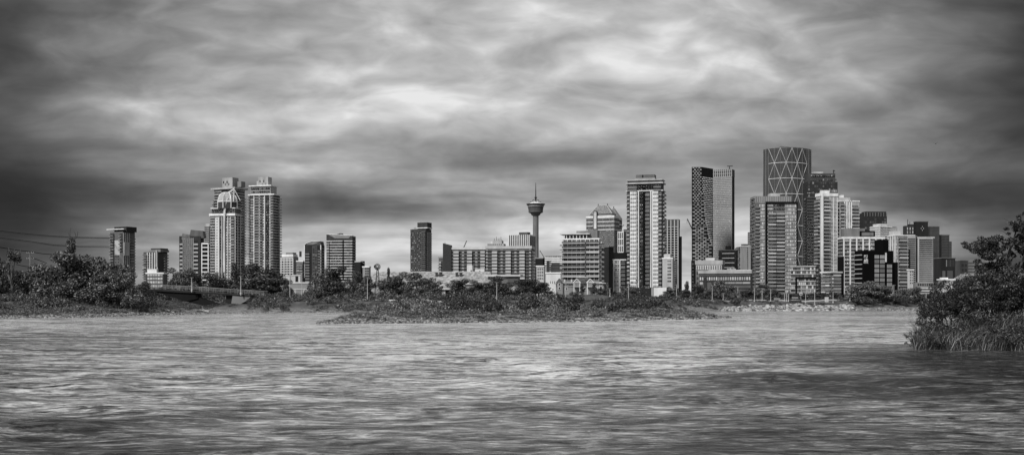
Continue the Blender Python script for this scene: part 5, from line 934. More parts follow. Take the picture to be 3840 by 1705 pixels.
TR = [ # px, ytop, width px, distance, kind, variant, leaf value, label
 (45, 938, 130, 250, 'sparse', 0, .06, 'thin twiggy tree with bare branch ends at the left frame edge'),
 (15, 985, 170, 275, 'round', 0, .05, 'dark rounded tree behind the twiggy one at the left frame edge'),
 (-60, 960, 160, 262, 'round', 3, .05, 'broad dark tree cut by the left frame edge'),
 (118, 1002, 110, 330, 'round', 1, .05, 'low dark tree around the foot of the utility pole'),
 (176, 990, 100, 300, 'round', 3, .05, 'dark tree filling the gap right of the utility pole'),
 (268, 893, 88, 228, 'tall', 0, .06, 'tallest left bank tree with bare forked top'),
 (222, 938, 165, 214, 'round', 1, .07, 'big leafy tree under the bare forked top'),
 (322, 932, 190, 219, 'round', 2, .07, 'widest rounded tree in the middle of the left bank clump'),
 (402, 952, 140, 214, 'round', 0, .08, 'leafy tree at the right shoulder of the left bank clump'),
 (448, 1002, 110, 208, 'round', 3, .08, 'lower tree hanging off the right end of the left bank clump'),
 (262, 1020, 170, 206, 'shrub', 0, .07, 'dense bush low in front of the big leafy tree'),
 (370, 1035, 170, 205, 'shrub', 1, .08, 'dense bush low in front of the widest rounded tree'),
 (492, 1050, 110, 206, 'shrub', 2, .09, 'pale bush right of the left bank clump below the brick block'),
 (535, 1046, 70, 265, 'round', 2, .05, 'small dark tree beside the left end of the footbridge'),
 (600, 1055, 90, 300, 'shrub', 0, .05, 'dark shrub just over the left end of the bridge railing'),
 (660, 996, 84, 350, 'round', 0, .06, 'tree behind the bridge below the slanted roofed tower'),
 (702, 1004, 74, 345, 'round', 1, .08, 'tree behind the bridge at its left lamp post'),
 (742, 1018, 60, 350, 'round', 2, .05, 'small dark tree behind the bridge before the gridded slab'),
 (800, 1016, 96, 335, 'round', 3, .08, 'pale mid sized tree behind the bridge below the domed tower'),
 (846, 1026, 70, 340, 'round', 0, .07, 'smaller tree squeezed between pale tree and dark pointed tree'),
 (880, 985, 80, 352, 'tall', 1, .045, 'dark pointed tree behind the right bridge lamp post'),
 (958, 985, 110, 330, 'round', 1, .045, 'left half of the massive dark tree below the twin towers'),
 (1018, 990, 110, 332, 'round', 2, .045, 'right half of the massive dark tree below the twin towers'),
 (985, 1020, 150, 318, 'round', 0, .05, 'low dark front lobe of the massive tree below the twin towers'),
 (1066, 1064, 64, 315, 'shrub', 1, .08, 'pale bush right of the massive dark tree'),
 (1190, 1012, 84, 330, 'sparse', 1, .10, 'open branched pale tree before the narrow dark tower'),
 (1168, 1052, 60, 322, 'shrub', 2, .09, 'bush beneath the open branched pale tree'),
 (1252, 990, 92, 322, 'round', 3, .04, 'tall black leaved tree before the wide glass tower'),
 (1245, 1040, 104, 315, 'round', 0, .04, 'lower skirt tree at the foot of the black leaved tree'),
 (1330, 1012, 60, 345, 'round', 1, .06, 'rounded tree above the right end of the corrugated wall'),
 (1382, 1022, 56, 330, 'round', 2, .05, 'dark tree just left of the windmill'),
 (1356, 1056, 60, 318, 'shrub', 0, .09, 'light bush in front of the corrugated wall end'),
 (1458, 1003, 34, 345, 'tall', 0, .05, 'slim pointed tree right of the windmill'),
 (1444, 1040, 80, 330, 'round', 3, .07, 'tree hiding the windmill legs on their right'),
 (1500, 1012, 92, 335, 'round', 0, .06, 'rounded tree before the left part of the barracks roof'),
 (1562, 1020, 96, 330, 'round', 1, .07, 'second rounded tree before the barracks roof'),
 (1614, 1030, 80, 325, 'round', 2, .06, 'dark tree covering the left corner of the white walled house'),
 (1575, 1062, 110, 312, 'shrub', 1, .09, 'light bush below the two rounded trees by the barracks'),
 (1720, 1040, 90, 330, 'round', 3, .045, 'dark tree covering the right corner of the white walled house'),
 (1786, 1044, 92, 325, 'round', 0, .045, 'dark spreading tree under the right end of the barracks roof'),
 (1875, 1032, 84, 328, 'round', 1, .05, 'tree before the flat roofed hall by the centre lamp post'),
 (1838, 1050, 66, 320, 'round', 2, .05, 'small tree left of the centre lamp post'),
 (1965, 1042, 74, 326, 'round', 3, .04, 'black tree just right of the small white cottage'),
 (2020, 1044, 76, 330, 'round', 0, .045, 'dark tree before the small white framed block'),
 (2058, 1074, 46, 330, 'shrub', 2, .04, 'small dark rounded bush left of the gabled house'),
 (2183, 1062, 34, 350, 'tall', 1, .06, 'young tree before the centre of the gabled house'),
 (2228, 1060, 40, 350, 'tall', 0, .06, 'young tree by the right gable of the house'),
 (2278, 1058, 26, 360, 'tall', 1, .12, 'pale pointed sapling right of the gabled house'),
 (2252, 1080, 40, 350, 'round', 1, .05, 'low dark tree at the right corner of the gabled house'),
 (2332, 1072, 46, 350, 'sparse', 0, .16, 'pale leafed small tree at the foot of the gridded white block'),
 (2374, 1072, 54, 350, 'round', 3, .07, 'tree under the left side of the white striped high-rise'),
 (2412, 1094, 24, 345, 'tall', 0, .03, 'small black shrub before the dark podium wall'),
 (2438, 1100, 26, 345, 'shrub', 0, .05, 'small shrub between dark podium wall and white wall'),
 (2478, 1100, 22, 350, 'shrub', 1, .04, 'small dark shrub before the white podium wall'),
 (2512, 1072, 54, 345, 'round', 0, .08, 'tree before the pale concrete block right of the high-rise'),
 (2540, 1080, 40, 350, 'round', 1, .06, 'tree behind the lamp post near the gap in the skyline'),
 (2576, 1052, 44, 345, 'tall', 1, .06, 'pointed tree standing alone in the skyline gap'),
 (2576, 1082, 60, 335, 'round', 2, .05, 'low tree at the foot of the lone pointed tree'),
 (2622, 1062, 54, 340, 'round', 3, .05, 'dark tree under the mid height office'),
 (2654, 1078, 44, 335, 'round', 0, .06, 'small tree just left of the lamp before the modern office'),
 (2706, 1050, 84, 338, 'round', 1, .09, 'wide pale crowned tree before the modern office'),
 (2742, 1062, 56, 335, 'round', 2, .07, 'dark tree right of the wide pale crowned tree'),
 (2755, 1092, 44, 278, 'round', 3, .07, 'leaning dark riverside tree near the waterline boulders'),
 (2806, 1078, 48, 340, 'round', 0, .045, 'dark tree at the right end of the modern office'),
 (2858, 1062, 56, 338, 'round', 1, .07, 'largest tree at the foot of the broad balconied tower'),
 (2900, 1076, 46, 335, 'round', 2, .06, 'second tree at the foot of the broad balconied tower'),
 (2934, 1092, 36, 335, 'shrub', 2, .05, 'low tree below the right part of the broad balconied tower'),
 (2972, 1098, 40, 335, 'round', 3, .05, 'low rounded tree before the stepped podium left part'),
 (3010, 1094, 44, 335, 'round', 0, .06, 'low rounded tree before the stepped podium centre'),
 (3052, 1098, 44, 330, 'round', 1, .05, 'low rounded tree before the stepped podium right end'),
 (3092, 1092, 46, 335, 'round', 2, .045, 'dark tree before the rounded balcony block left side'),
 (3132, 1090, 44, 335, 'round', 3, .045, 'dark tree before the rounded balcony block right side'),
 (3158, 1112, 40, 315, 'shrub', 0, .10, 'pale bush left of the wind-swept bank tree'),
 (3196, 1062, 66, 292, 'sparse', 1, .16, 'pale wispy tree leaning left at the edge of the black hotel'),
 (3250, 1048, 110, 290, 'round', 0, .11, 'largest pale crowned tree in front of the black hotel'),
 (3300, 1068, 92, 288, 'round', 1, .08, 'right shoulder tree before the black hotel'),
 (3240, 1100, 100, 284, 'shrub', 1, .06, 'dark undergrowth bush below the largest pale crowned tree'),
 (3384, 1074, 50, 300, 'round', 2, .08, 'small tree right of the twin lamp posts by the hotel'),
 (3432, 1072, 66, 292, 'round', 3, .06, 'dark windblown tree before the long pale low building'),
 (3380, 1104, 70, 288, 'shrub', 2, .045, 'black bush under the small tree by the lamp posts'),
 (3500, 1090, 80, 292, 'round', 0, .06, 'tree behind the near riverside bush, its left side'),
 (3580, 1086, 80, 295, 'round', 1, .06, 'tree behind the near riverside bush, hidden middle'),
 (2162, 1084, 52, 262, 'round', 2, .045, 'dark round tree rising from brush before the gabled house'),
 (1075, 1040, 44, 420, 'round', 3, .05, 'tree sliver between the massive dark tree and pale hall'),
 (2625, 1088, 60, 300, 'shrub', 0, .05, 'bush under the mid height office near the lamp'),
]
for t in TR:
    px, yt, w_, d_, k, v, lv, lab = t
    tree(px, yt, w_, d_, k, v, lv, lab, name={'shrub': 'bush', 'sparse': 'open_tree', 'tall': 'pointed_tree'}.get(k, 'broadleaf_tree'), cat='bush' if k == 'shrub' else 'tree', group='trees and bushes along the far bank')
# bare forked limbs above the tallest left tree
r = bpy.data.objects['pointed_tree']; g = Geo(); rng = np.random.default_rng(3); dd = 228; X0 = wx(268, dd); zg = tz(X0, dd); rz = -r.rotation_euler[2]
def loc2(px, py):
    x = wx(px, dd) - X0; return (x * math.cos(rz), x * math.sin(rz), wz(py, dd) - zg)
for ln in ([(266, 930), (264, 900), (262, 870), (265, 853)], [(266, 925), (276, 900), (284, 885), (277, 862)], [(276, 900), (288, 890), (292, 868)], [(262, 890), (256, 872)], [(264, 905), (258, 890), (259, 876)], [(284, 885), (281, 872)]):
    g.tube([loc2(*q) for q in ln], [.09, .06, .05, .02][:len(ln)], 4)
g.obj('bare_limb', mat('bark', .08), r)
# scattered masses
def merge_mounds(name, label_cat, spots, lv, seed, n=260, size=.3, w=2.6, h=2.2, upright=1.2, asp=.32):
    rng = np.random.default_rng(seed); Vs = []; tot = 0
    base = []
    for k in range(6):
        cl = []
        for _ in range(9):
            a = rng.uniform(0, 6.28); q = rng.random() ** .5 * w * .42
            cl.append((q * math.cos(a), q * math.sin(a), h * rng.uniform(.2, .62), rng.uniform(.35, .7), rng.uniform(.35, .7), rng.uniform(.4, .8)))
        base.append(leaves(cl, n, size, rng, upright=upright, shell=.3, asp=asp)[0])
    for i, (x, y, z, s, sh) in enumerate(spots):
        a = rng.uniform(0, 6.28); c, s_ = math.cos(a), math.sin(a); V = base[i % 6]
        Vs.append(np.stack([(V[:, 0] * c - V[:, 1] * s_) * s + x, (V[:, 0] * s_ + V[:, 1] * c) * s + y, V[:, 2] * sh + z], -1)); tot += len(V) // 4
    me = fastmesh(name, np.concatenate(Vs), np.arange(tot * 4).reshape(-1, 4), mat('leaf', lv)); o = link(name, me)
    return tag(o, label_cat[0], label_cat[1], kind='stuff')
rng = np.random.default_rng(11)
def spots(n, pxr, test, dr, smin=.7, smax=1.3, hmul=1.0):
    out = []
    while len(out) < n:
        px = rng.uniform(*pxr); d = rng.uniform(*dr); x = wx(px, d); 
        ok = test(px, d)
        if ok <= 0: continue
        z = tz(x, d)
        if z < .12: continue
        s = rng.uniform(smin, smax); out.append((x, d, z - .1, s, s * rng.uniform(.7, 1.15) * hmul * ok))
    return out
def isl(px, d):
    df = CH * F / (itp(IF_, px) - HZ); db = CH * F / (itp(IB_, px) - HZ); t = min(d - df, db - d)
    return 0 if t < 2.0 else min(1.3, .35 + (d - df) * .022) * (.75 + .35 * math.sin(px * .013) + .2 * math.sin(px * .041 + d * .1)) * (1.0 if 1330 < px < 2480 else .6)
merge_mounds('island_brush', ('pale willow weeds covering the gravel island', 'brush'), spots(620, (1230, 2700), lambda px, d: isl(px, d) * .8, (138, 222), .7, 1.3), .13, 21, size=.32, n=330)
def back(px, d):
    e = CH * F / (itp(IF_, px) - HZ) + 24
    if not (1500 < px < 2560) or not (e < d < 262) : return 0
    m = math.sin(px * .019) + .7 * math.sin(px * .051 + 1)
    return (.8 + .22 * m) if m > -.4 else 0
merge_mounds('willow_thicket', ('dark tall willow thicket behind the pale island weeds', 'thicket'), spots(330, (1500, 2560), back, (160, 262), .8, 1.5), .04, 27, size=.34, n=420)
def bk(px, d):
    a = d - dsh(px)
    lo = 13 if px < 850 else (4 if px < 2700 else 9)
    if px < 350: lo = 9
    if 575 < px < 850 and a > 8: return .32
    if 2700 < px < 3150: return .35 if a > 12 else 0
    if 1150 < px < 2700 and a > 26: return .35
    return 0 if a < lo else ((.95 if px < 560 else .8) * (.8 + .35 * math.sin(px * .021 + d * .15)))
merge_mounds('riverbank_brush', ('tangled brush and tall weeds along the far riverbank', 'brush'), spots(1050, (-250, 3650), bk, (185, 300), .7, 1.3), .075, 22, size=.33, n=330)
merge_mounds('undergrowth', ('loose bushes and weeds between the far bank trees', 'undergrowth'), spots(420, (560, 2090), lambda px, d: .75 + .35 * math.sin(px * .033 + d) if math.sin(px * .017 + d * .2) > -.5 else 0, (292, 330), .8, 1.5), .07, 29, size=.4, n=260)
merge_mounds('undergrowth', ('low hedges and weeds at the feet of the right hand towers', 'undergrowth'), spots(240, (2300, 3560), lambda px, d: .6, (305, 345), .8, 1.4), .045, 30, size=.4, n=240)
def lowg(px, d): return .5 if (d - dsh(px) > (10 if px < 900 else 3)) else 0
merge_mounds('tall_grass', ('tall pale grass fringing the left gravel bank', 'grass'), spots(420, (-250, 560), lambda px, d: .55 if 6 < d - dsh(px) < 18 else 0, (175, 240), .6, .9), .12, 23, n=200, size=.5, upright=3, asp=.14)
def treeline():
    rng = np.random.default_rng(8); cl = []
    for px in np.arange(-700, 4700, 9.0):
        d = rng.uniform(440, 1500) if rng.random() < .25 else rng.uniform(900, 1500); x = wx(px + rng.uniform(-10, 10), d); h = rng.uniform(4, 9)
        cl.append((x, d, 2.4 + h * .55, h * .7, h * .7, h * .55))
    V, Q = leaves(cl, 42000, 1.1, rng, shell=.5); tag(link('distant_trees', fastmesh('distant_trees', V, Q, mat('leaf', .045))), 'distant dark treetops filling the gaps between the building feet', 'trees', kind='stuff')
treeline()
# ---------------------------------------------------------------- stones
def rocks(name, lab, pts, v, seed):
    rng = np.random.default_rng(seed); a = (1 + 5 ** .5) / 2
    I = np.array([(-1, a, 0), (1, a, 0), (-1, -a, 0), (1, -a, 0), (0, -1, a), (0, 1, a), (0, -1, -a), (0, 1, -a), (a, 0, -1), (a, 0, 1), (-a, 0, -1), (-a, 0, 1)]) / 1.9
    T = np.array([(0, 11, 5), (0, 5, 1), (0, 1, 7), (0, 7, 10), (0, 10, 11), (1, 5, 9), (5, 11, 4), (11, 10, 2), (10, 7, 6), (7, 1, 8), (3, 9, 4), (3, 4, 2), (3, 2, 6), (3, 6, 8), (3, 8, 9), (4, 9, 5), (2, 4, 11), (6, 2, 10), (8, 6, 7), (9, 8, 1)])
    Vs, Ts = [], []
    for i, (x, y, z, s) in enumerate(pts):
        q = I * (1 + .28 * rng.normal(size=(12, 1))) * np.array([s * rng.uniform(.8, 1.5), s * rng.uniform(.8, 1.4), s * rng.uniform(.5, .9)]); th = rng.uniform(0, 6.28); c, s_ = math.cos(th), math.sin(th)
        Vs.append(np.stack([q[:, 0] * c - q[:, 1] * s_ + x, q[:, 0] * s_ + q[:, 1] * c + y, q[:, 2] + z], -1)); Ts.append(T + 12 * i)
    me = fastmesh(name, np.concatenate(Vs), np.concatenate(Ts), mat('rock', v, .9), k=3); return tag(link(name, me), lab[0], lab[1], kind='stuff')
P_ = []
for _ in range(2600):
    px = rng.uniform(2700, 3200); a = rng.uniform(-1, 15) * (1 if px > 2800 else (px - 2660) / 140); d = dsh(px) + a; x = wx(px, d); P_.append((x, d, tz(x, d) + .05, rng.uniform(.25, .55)))
rocks('riprap_boulders', ('pale boulder riprap lining the water under the lamp posts', 'boulders'), P_, .32, 31)
P_ = []
for _ in range(5200):
    px = rng.uniform(1150, 2790); df = CH * F / (itp(IF_, np.clip(px, 1190, 2740)) - HZ); db = CH * F / (itp(IB_, np.clip(px, 1190, 2740)) - HZ); d = df + rng.uniform(-1.5, 5) if rng.random() < .8 else rng.uniform(df, db + 2); x = wx(px, d); z = tz(x, d)
    if z > -.25: P_.append((x, d, z + .02, rng.uniform(.08, .26)))
for _ in range(6500):
    px = rng.uniform(-300, 1250); d = dsh(px) + rng.uniform(-1, 13 if 300 < px < 800 else (8 if px < 350 else 3)); x = wx(px, d); z = tz(x, d)
    if z > -.2: P_.append((x, d, z + .02, rng.uniform(.08, .24)))
for _ in range(900):
    px = rng.uniform(3150, 3700); d = dsh(px) + rng.uniform(-1, 5); x = wx(px, d); P_.append((x, d, tz(x, d), rng.uniform(.15, .35)))
rocks('river_cobbles', ('cobbles scattered along the gravel shores and island edge', 'cobbles'), P_, .22, 32)
# driftwood on the left gravel
for (px, d, L_, a_, lab) in ((398, 197, 3.0, .15, 'dark driftwood log lying on the left gravel bank below the bushes'), (770, 236, 2.6, 2.6, 'pale driftwood tangle on the gravel tip below the bridge')):
    x = wx(px, d); z = tz(x, d); r = empty('driftwood_log', lab, 'log', (x, d, z), a_); g = Geo(); g.tube([(-L_ / 2, 0, .15), (0, .1, .3), (L_ / 2, -.1, .45)], [.28, .22, .1], 7); g.obj('log', mat('bark', .08 if px < 500 else .3), r)
    g = Geo(); g.tube([(0, 0, .25), (.5, .3, .9), (.7, .35, 1.3)], [.1, .06, .02], 5); g.obj('branch', mat('bark', .08 if px < 500 else .3), r)
# ---------------------------------------------------------------- footbridge
d = 250; X = wx(567, d); r = empty('footbridge', 'concrete footbridge with haunched dark deck and pale railings over the side creek', 'bridge', (X, d, 0))
def bp_(px, py): return (wx(px, d) - X, wz(py, d))
def prism(name, pts, y0, y1, m, parent=r): g = Geo(); g.prism([bp_(*p) for p in pts], y0, y1); return g.obj(name, mat(*m), parent)
prism('deck', [(560, 1090), (575, 1090), (740, 1099), (860, 1106), (940, 1113), (940, 1104.5), (860, 1099.5), (740, 1091), (640, 1085.5), (560, 1082)], -.3, 4.0, ('wall', .07))
prism('deck_edge', [(560, 1083.6), (640, 1087), (740, 1092.5), (860, 1101), (940, 1106), (940, 1104.4), (860, 1099.4), (740, 1090.9), (640, 1085.4), (560, 1082)], -.42, -.3, ('wall', .16))
prism('haunch', [(568, 1089), (590, 1095), (617, 1105), (696, 1130), (742, 1118), (738, 1098.8)], .1, 3.6, ('wall', .03))
prism('inclined_leg', [(660, 1110), (735, 1112), (815, 1140), (816, 1152), (760, 1146), (690, 1128)], .4, 3.2, ('wall', .035))
prism('pier', [(845, 1106), (872, 1107.5), (868, 1138), (842, 1134)], .6, 3.3, ('wall', .06))
prism('abutment', [(873, 1107), (938, 1112.5), (930, 1124), (904, 1138), (868, 1137)], -.2, 4.2, ('wall', .3))
def dy(px): return float(np.interp(px, [560, 640, 740, 860, 940, 990], [1082, 1085.4, 1090.9, 1099.4, 1104.4, 1107]))
for yy in (-.35, 3.9):
    for k, off in enumerate((15.5, 11, 6.5)):
        g = Geo(); g.tube([(bp_(px, 0)[0], yy, wz(dy(px) - off, d)) for px in range(565, 991, 25)], .025 if k else .045, 4); g.obj('handrail', mat('wall', .34), r)
    for px in range(568, 990, 27):
        x = bp_(px, 0)[0]; g = Geo(); g.box(x - .03, x + .03, yy - .03, yy + .03, wz(dy(px), d), wz(dy(px) - 15.5, d)); g.obj('railing_post', mat('wall', .34), r)
# ---------------------------------------------------------------- lamps
def lamp(px, yt, d, label, zb=None, arm=0, name='street_lamp', head=True, rad=.09, v=.5):
    X = wx(px, d); zg = tz(X, d) if zb is None else zb; h = wz(yt, d) - zg; r = empty(name, label, 'street lamp', (X, d, zg), group='street lamps along the river')
    g = Geo(); g.tube([(0, 0, -.3), (0, 0, h * .5), (0, 0, h)], [rad * 1.3, rad, rad * .7], 7); g.lathe([(.2, -.1), (.2, .3), (.12, .35)], 8); g.obj('pole', mat('metal', v), r)
    if head:
        g = Geo(); g.box(-.4, .4, -.05, .05, h - .02, h + .04); g.box(-.45, -.2, -.08, .08, h - .08, h - .02); g.box(.2, .45, -.08, .08, h - .08, h - .02); g.obj('lamp_head', mat('metal', .3), r)
    return r
LP = [(719, 1040, 249, 'lamp post on the bridge deck, the left of two', wz(1090, 249)), (903, 1036, 249, 'lamp post on the bridge deck, the right of two', wz(1102, 249)),
 (1087, 1030, 300, 'pale post in front of the long white hall', None), (1132, 1022, 300, 'pale post with crossbar by the corrugated wall', None), (1378, 1040, 285, 'lamp post left of the windmill', None), (1863, 1058, 280, 'lamp post before the flat roofed hall', None),
 (2122, 1062, 300, 'lamp post before the left part of the gabled house', None), (2357, 1064, 285, 'lamp post before the foot of the striped high-rise', None), (2537, 1066, 285, 'lamp post before the trees by the skyline gap', None), (2671, 1072, 300, 'lamp post left of the wide pale crowned tree', None), (2712, 1098, 320, 'short lamp post under the wide pale crowned tree', None), (2767, 1076, 310, 'lamp post right of the wide pale crowned tree', None),
 (2829, 1078, 290, 'lamp post at the left edge of the broad balconied tower', None), (2858, 1080, 292, 'second lamp post below the broad balconied tower', None), (2890, 1084, 292, 'third lamp post below the broad balconied tower', None), (2942, 1098, 292, 'left lamp of the close trio below the broad balconied tower', None), (2949, 1088, 292, 'middle taller lamp of the close trio', None), (2957, 1100, 292, 'right lamp of the close trio', None),
 (3021, 1098, 290, 'lamp post before the stepped podium centre', None), (3055, 1088, 284, 'lamp post before the stepped podium right end', None), (3124, 1092, 290, 'lamp post before the rounded balcony block', None), (3187, 1090, 300, 'lamp post left of the pale wispy tree', None), (3347, 1070, 296, 'left post of the pair right of the black hotel', None), (3352, 1068, 290, 'right taller post of the pair right of the black hotel', None), (3473, 1096, 290, 'lamp post near the left edge of the near bush', None), (0 + 2287, 1080, 330, 'short lamp post right of the gabled house', None)]
for (px, yt, d, lab, zb) in LP: lamp(px, yt, d, lab, zb, rad=.08 if px > 2100 else .09, v=.55)
# utility pole and wires
d = 300; X = wx(113, d); zg = tz(X, d); r = empty('utility_pole', 'wooden utility pole with two crossarms between left bank trees', 'utility pole', (X, d, zg))
h = wz(943, d) - zg; g = Geo(); g.tube([(0, 0, -.5), (0, 0, h)], [.22, .14], 8); g.obj('pole', mat('bark', .25), r)
for q in (.3, 1.9):
    g = Geo(); g.box(-1.1, 1.1, -.08, .08, h - q - .12, h - q); g.obj('crossarm', mat('bark', .2), r)
    for x in (-.95, -.4, .4, .95): g = Geo(); g.tube([(x, 0, h - q), (x, 0, h - q + .22)], .06, 6); g.obj('insulator', mat('wall', .5), r)
def wire(label, pts, rad):
    w_ = [(wx(a, d_), d_, wz(b_, d_)) for a, b_, d_ in pts]; o = w_[0]; g = Geo(); g.tube([(p[0] - o[0], p[1] - o[1], p[2] - o[2]) for p in w_], rad, 5); ob = g.obj('power_line', mat('metal', .04), None, o); tag(ob, label, 'power line', 'overhead power lines')
wire('topmost overhead wire from the left edge to the far left tower', [(-120, 855, 260), (0, 865, 300), (110, 877, 380), (200, 885, 520), (300, 889, 800), (420, 892, 1350)], [.07, .08, .1, .14, .18, .28])
wire('lower wire of the topmost overhead pair', [(-120, 862, 265), (0, 869, 305), (110, 881, 385), (200, 888, 525), (300, 892, 805), (420, 894.5, 1350)], [.04, .04, .05, .06, .14, .26])
wire('middle overhead wire passing behind the bare forked tree', [(-120, 882, 260), (0, 891, 300), (110, 904, 380), (200, 918, 520), (300, 923, 800), (420, 924, 1350)], [.07, .08, .1, .14, .18, .28])
wire('lower wire of the middle overhead pair', [(-120, 886, 265), (0, 895, 305), (110, 908, 385), (200, 921, 525), (300, 926, 805), (420, 928, 1350)], [.04, .04, .05, .06, .14, .26])
wire('lowest overhead wire sagging onto the utility pole top', [(-120, 918, 280), (0, 927, 290), (60, 937, 296), (113, 943, 300), (160, 951, 310), (215, 955, 320)], .1)
wire('short wire dropping right from the lower crossarm of the pole', [(113, 964, 300), (140, 973, 305), (175, 986, 312)], .1)
wire('short wire dropping left from the lower crossarm of the pole', [(113, 1001, 300), (85, 996, 296), (60, 991, 292)], .09)
# ---------------------------------------------------------------- windmill
d = 345; X = wx(1416, d); zg = tz(X, d); r = empty('windmill', 'old farm windmill with bladed wheel and tail vane left of the barracks roof', 'windmill', (X, d, zg)); hub = wz(1000, d) - zg
g = Geo()
for sx in (-1, 1):
    for sy in (-1, 1): g.tube([(sx * 1.1, sy * 1.1, -.3), (sx * .15, sy * .15, hub)], .07, 4)
for k in range(5):
    t0, t1 = k / 5, (k + 1) / 5; a0, a1 = 1.1 - .95 * t0, 1.1 - .95 * t1
    for sy in (-1, 1): g.tube([(-a0, sy * a0, t0 * hub), (a1, sy * a1, t1 * hub)], .04, 3); g.tube([(a0, sy * a0, t0 * hub), (-a1, sy * a1, t1 * hub)], .04, 3)
    g.tube([(-a1, -a1, t1 * hub), (a1, -a1, t1 * hub)], .04, 3)
g.obj('lattice_tower', mat('metal', .12), r)
g = Geo(); R_ = 12 * d / F
g.tube([(R_ * .95 * math.cos(t), -.5, hub + R_ * .95 * math.sin(t)) for t in np.linspace(0, 6.283, 25)], .03, 4); g.tube([(R_ * .4 * math.cos(t), -.5, hub + R_ * .4 * math.sin(t)) for t in np.linspace(0, 6.283, 17)], .03, 4)
g.obj('wheel_rim', mat('metal', .2), r)
for k in range(16):
    t = 2 * math.pi * k / 16; c, s_ = math.cos(t), math.sin(t); g = Geo(); w0, w1 = .05, .15
    g.add([(R_ * .3 * c - w0 * s_, -.5, hub + R_ * .3 * s_ + w0 * c), (R_ * .3 * c + w0 * s_, -.56, hub + R_ * .3 * s_ - w0 * c), (R_ * c + w1 * s_, -.62, hub + R_ * s_ - w1 * c), (R_ * c - w1 * s_, -.44, hub + R_ * s_ + w1 * c)], [(0, 1, 2, 3)]); g.obj('blade', mat('metal', .08), r)
g = Geo(); g.box(-14 * d / F, -8 * d / F, -.05, .05, hub - .3, hub + .55); g.tube([(-9 * d / F, 0, hub), (0, -.4, hub)], .05, 4); g.obj('tail_vane', mat('metal', .15), r)
# ---------------------------------------------------------------- kerbs, fences, small furniture
def lowwall(name, lab, cat, pts, v, hgt=.5, th=.4):
    o = pts[0]; X, Y = wx(o[0], o[1]), o[1]; r = empty(name, lab, cat, (X, Y, tz(X, Y))); g = Geo(); z0 = tz(X, Y)
    for (a, da), (c, dc) in zip(pts[:-1], pts[1:]):
        for k in range(6):
            q0, q1 = [(a + (c - a) * t, da + (dc - da) * t) for t in (k / 6, (k + 1) / 6 + .0)]
            x0, y0, x1, y1 = wx(*q0), q0[1], wx(*q1), q1[1]; za, zb = tz(x0, y0), tz(x1, y1)
            g.add([(x0 - X, y0 - Y, za - z0 - .6), (x1 - X, y1 - Y, zb - z0 - .6), (x1 - X, y1 + th - Y, zb - z0 - .6), (x0 - X, y0 + th - Y, za - z0 - .6), (x0 - X, y0 - Y, za - z0 + hgt), (x1 - X, y1 - Y, zb - z0 + hgt), (x1 - X, y1 + th - Y, zb - z0 + hgt), (x0 - X, y0 + th - Y, za - z0 + hgt)], BOXF)
    g.obj('wall', mat('wall', v), r)
lowwall('path_kerb', 'thin pale concrete kerb curving along the riverside path at left centre', 'kerb', [(1165, 330), (1230, 315), (1300, 300), (1378, 288), (1480, 278), (1660, 270)], .7, .35)
lowwall('promenade_wall', 'low pale promenade wall above the boulders below the lamp posts', 'wall', [(2800, 298), (2960, 295), (3060, 294), (3150, 296)], .5, .35)
lowwall('promenade_wall', 'low pale step edge in the grass right of the gabled mound', 'wall', [(2540, 292), (2640, 290), (2740, 288)], .4, .25)
def small(name, lab, cat, px, d, fn):
    X = wx(px, d); r = empty(name, lab, cat, (X, d, tz(X, d))); fn(r)
def sign(r):
    g = Geo(); g.tube([(0, 0, 0), (0, 0, 2.1)], .05, 6); g.obj('post', mat('metal', .5), r); g = Geo(); g.box(-.42, .42, -.08, -.03, 1.5, 2.2); g.obj('sign_board', mat('wall', .6), r); g = Geo(); g.box(-.3, .3, -.1, -.08, 1.7, 1.95); g.obj('sign_panel', mat('wall', .1), r)
small('path_sign', 'small white sign on a post below the stepped podium', 'sign', 3003, 300, sign)
def ubox(r):
    g = Geo(); g.box(-.45, .45, 0, .6, 0, 1.35); g.obj('cabinet', mat('wall', .62), r); g = Geo(); g.box(-.5, .5, -.05, .65, 1.35, 1.42); g.obj('lid', mat('wall', .5), r); g = Geo(); g.box(-.35, .35, -.03, 0, .15, 1.2); g.obj('door', mat('wall', .55), r)
small('utility_cabinet', 'white boxy utility cabinet below the rounded balcony block', 'cabinet', 3101, 292, ubox)
def bench(r):
    g = Geo(); g.box(-.9, .9, -.2, .25, .42, .47); g.obj('seat', mat('wall', .35), r); g = Geo(); g.box(-.9, .9, .22, .28, .55, .95); g.obj('backrest', mat('wall', .35), r)
    for x in (-.8, .8): g = Geo(); g.box(x - .04, x + .04, -.18, .25, 0, .42); g.obj('leg', mat('metal', .15), r)
small('park_bench', 'bench under the second tree of the broad balconied tower', 'bench', 2915, 302, bench)
small('park_bench', 'bench below the stepped podium left of the white sign', 'bench', 2982, 302, bench)
def block(r):
    g = Geo(); g.box(-1.6, 1.6, 0, .8, 0, .62); g.obj('base', mat('wall', .08), r); g = Geo(); g.box(-1.7, 1.7, -.05, .85, .62, .7); g.obj('top_slab', mat('wall', .3), r)
small('concrete_planter', 'dark low concrete planter on the promenade wall line', 'planter', 2984, 290, block)
def bird(r):
    g = Geo(); g.lathe([(.02, -.28), (.09, -.12), (.1, .05), (.05, .2), (.01, .3)], 8); o = g.obj('body', mat('wall', .05), r); o.rotation_euler = (0, R(80), 0)
    for s_ in (-1, 1): g = Geo(); g.add([(.1, 0, .02), (-.12, 0, .02), (-.05, s_ * .5, .28), (.05, s_ * .5, .3), (-.12, s_ * .95, .12)], [(0, 1, 2, 3), (3, 2, 4)]); g.obj('wing', mat('wall', .05), r)
r = empty('bird', 'tiny dark bird gliding high in the sky at right', 'bird', (wx(3509, 260), 260, wz(539, 260)), .9); bird(r)
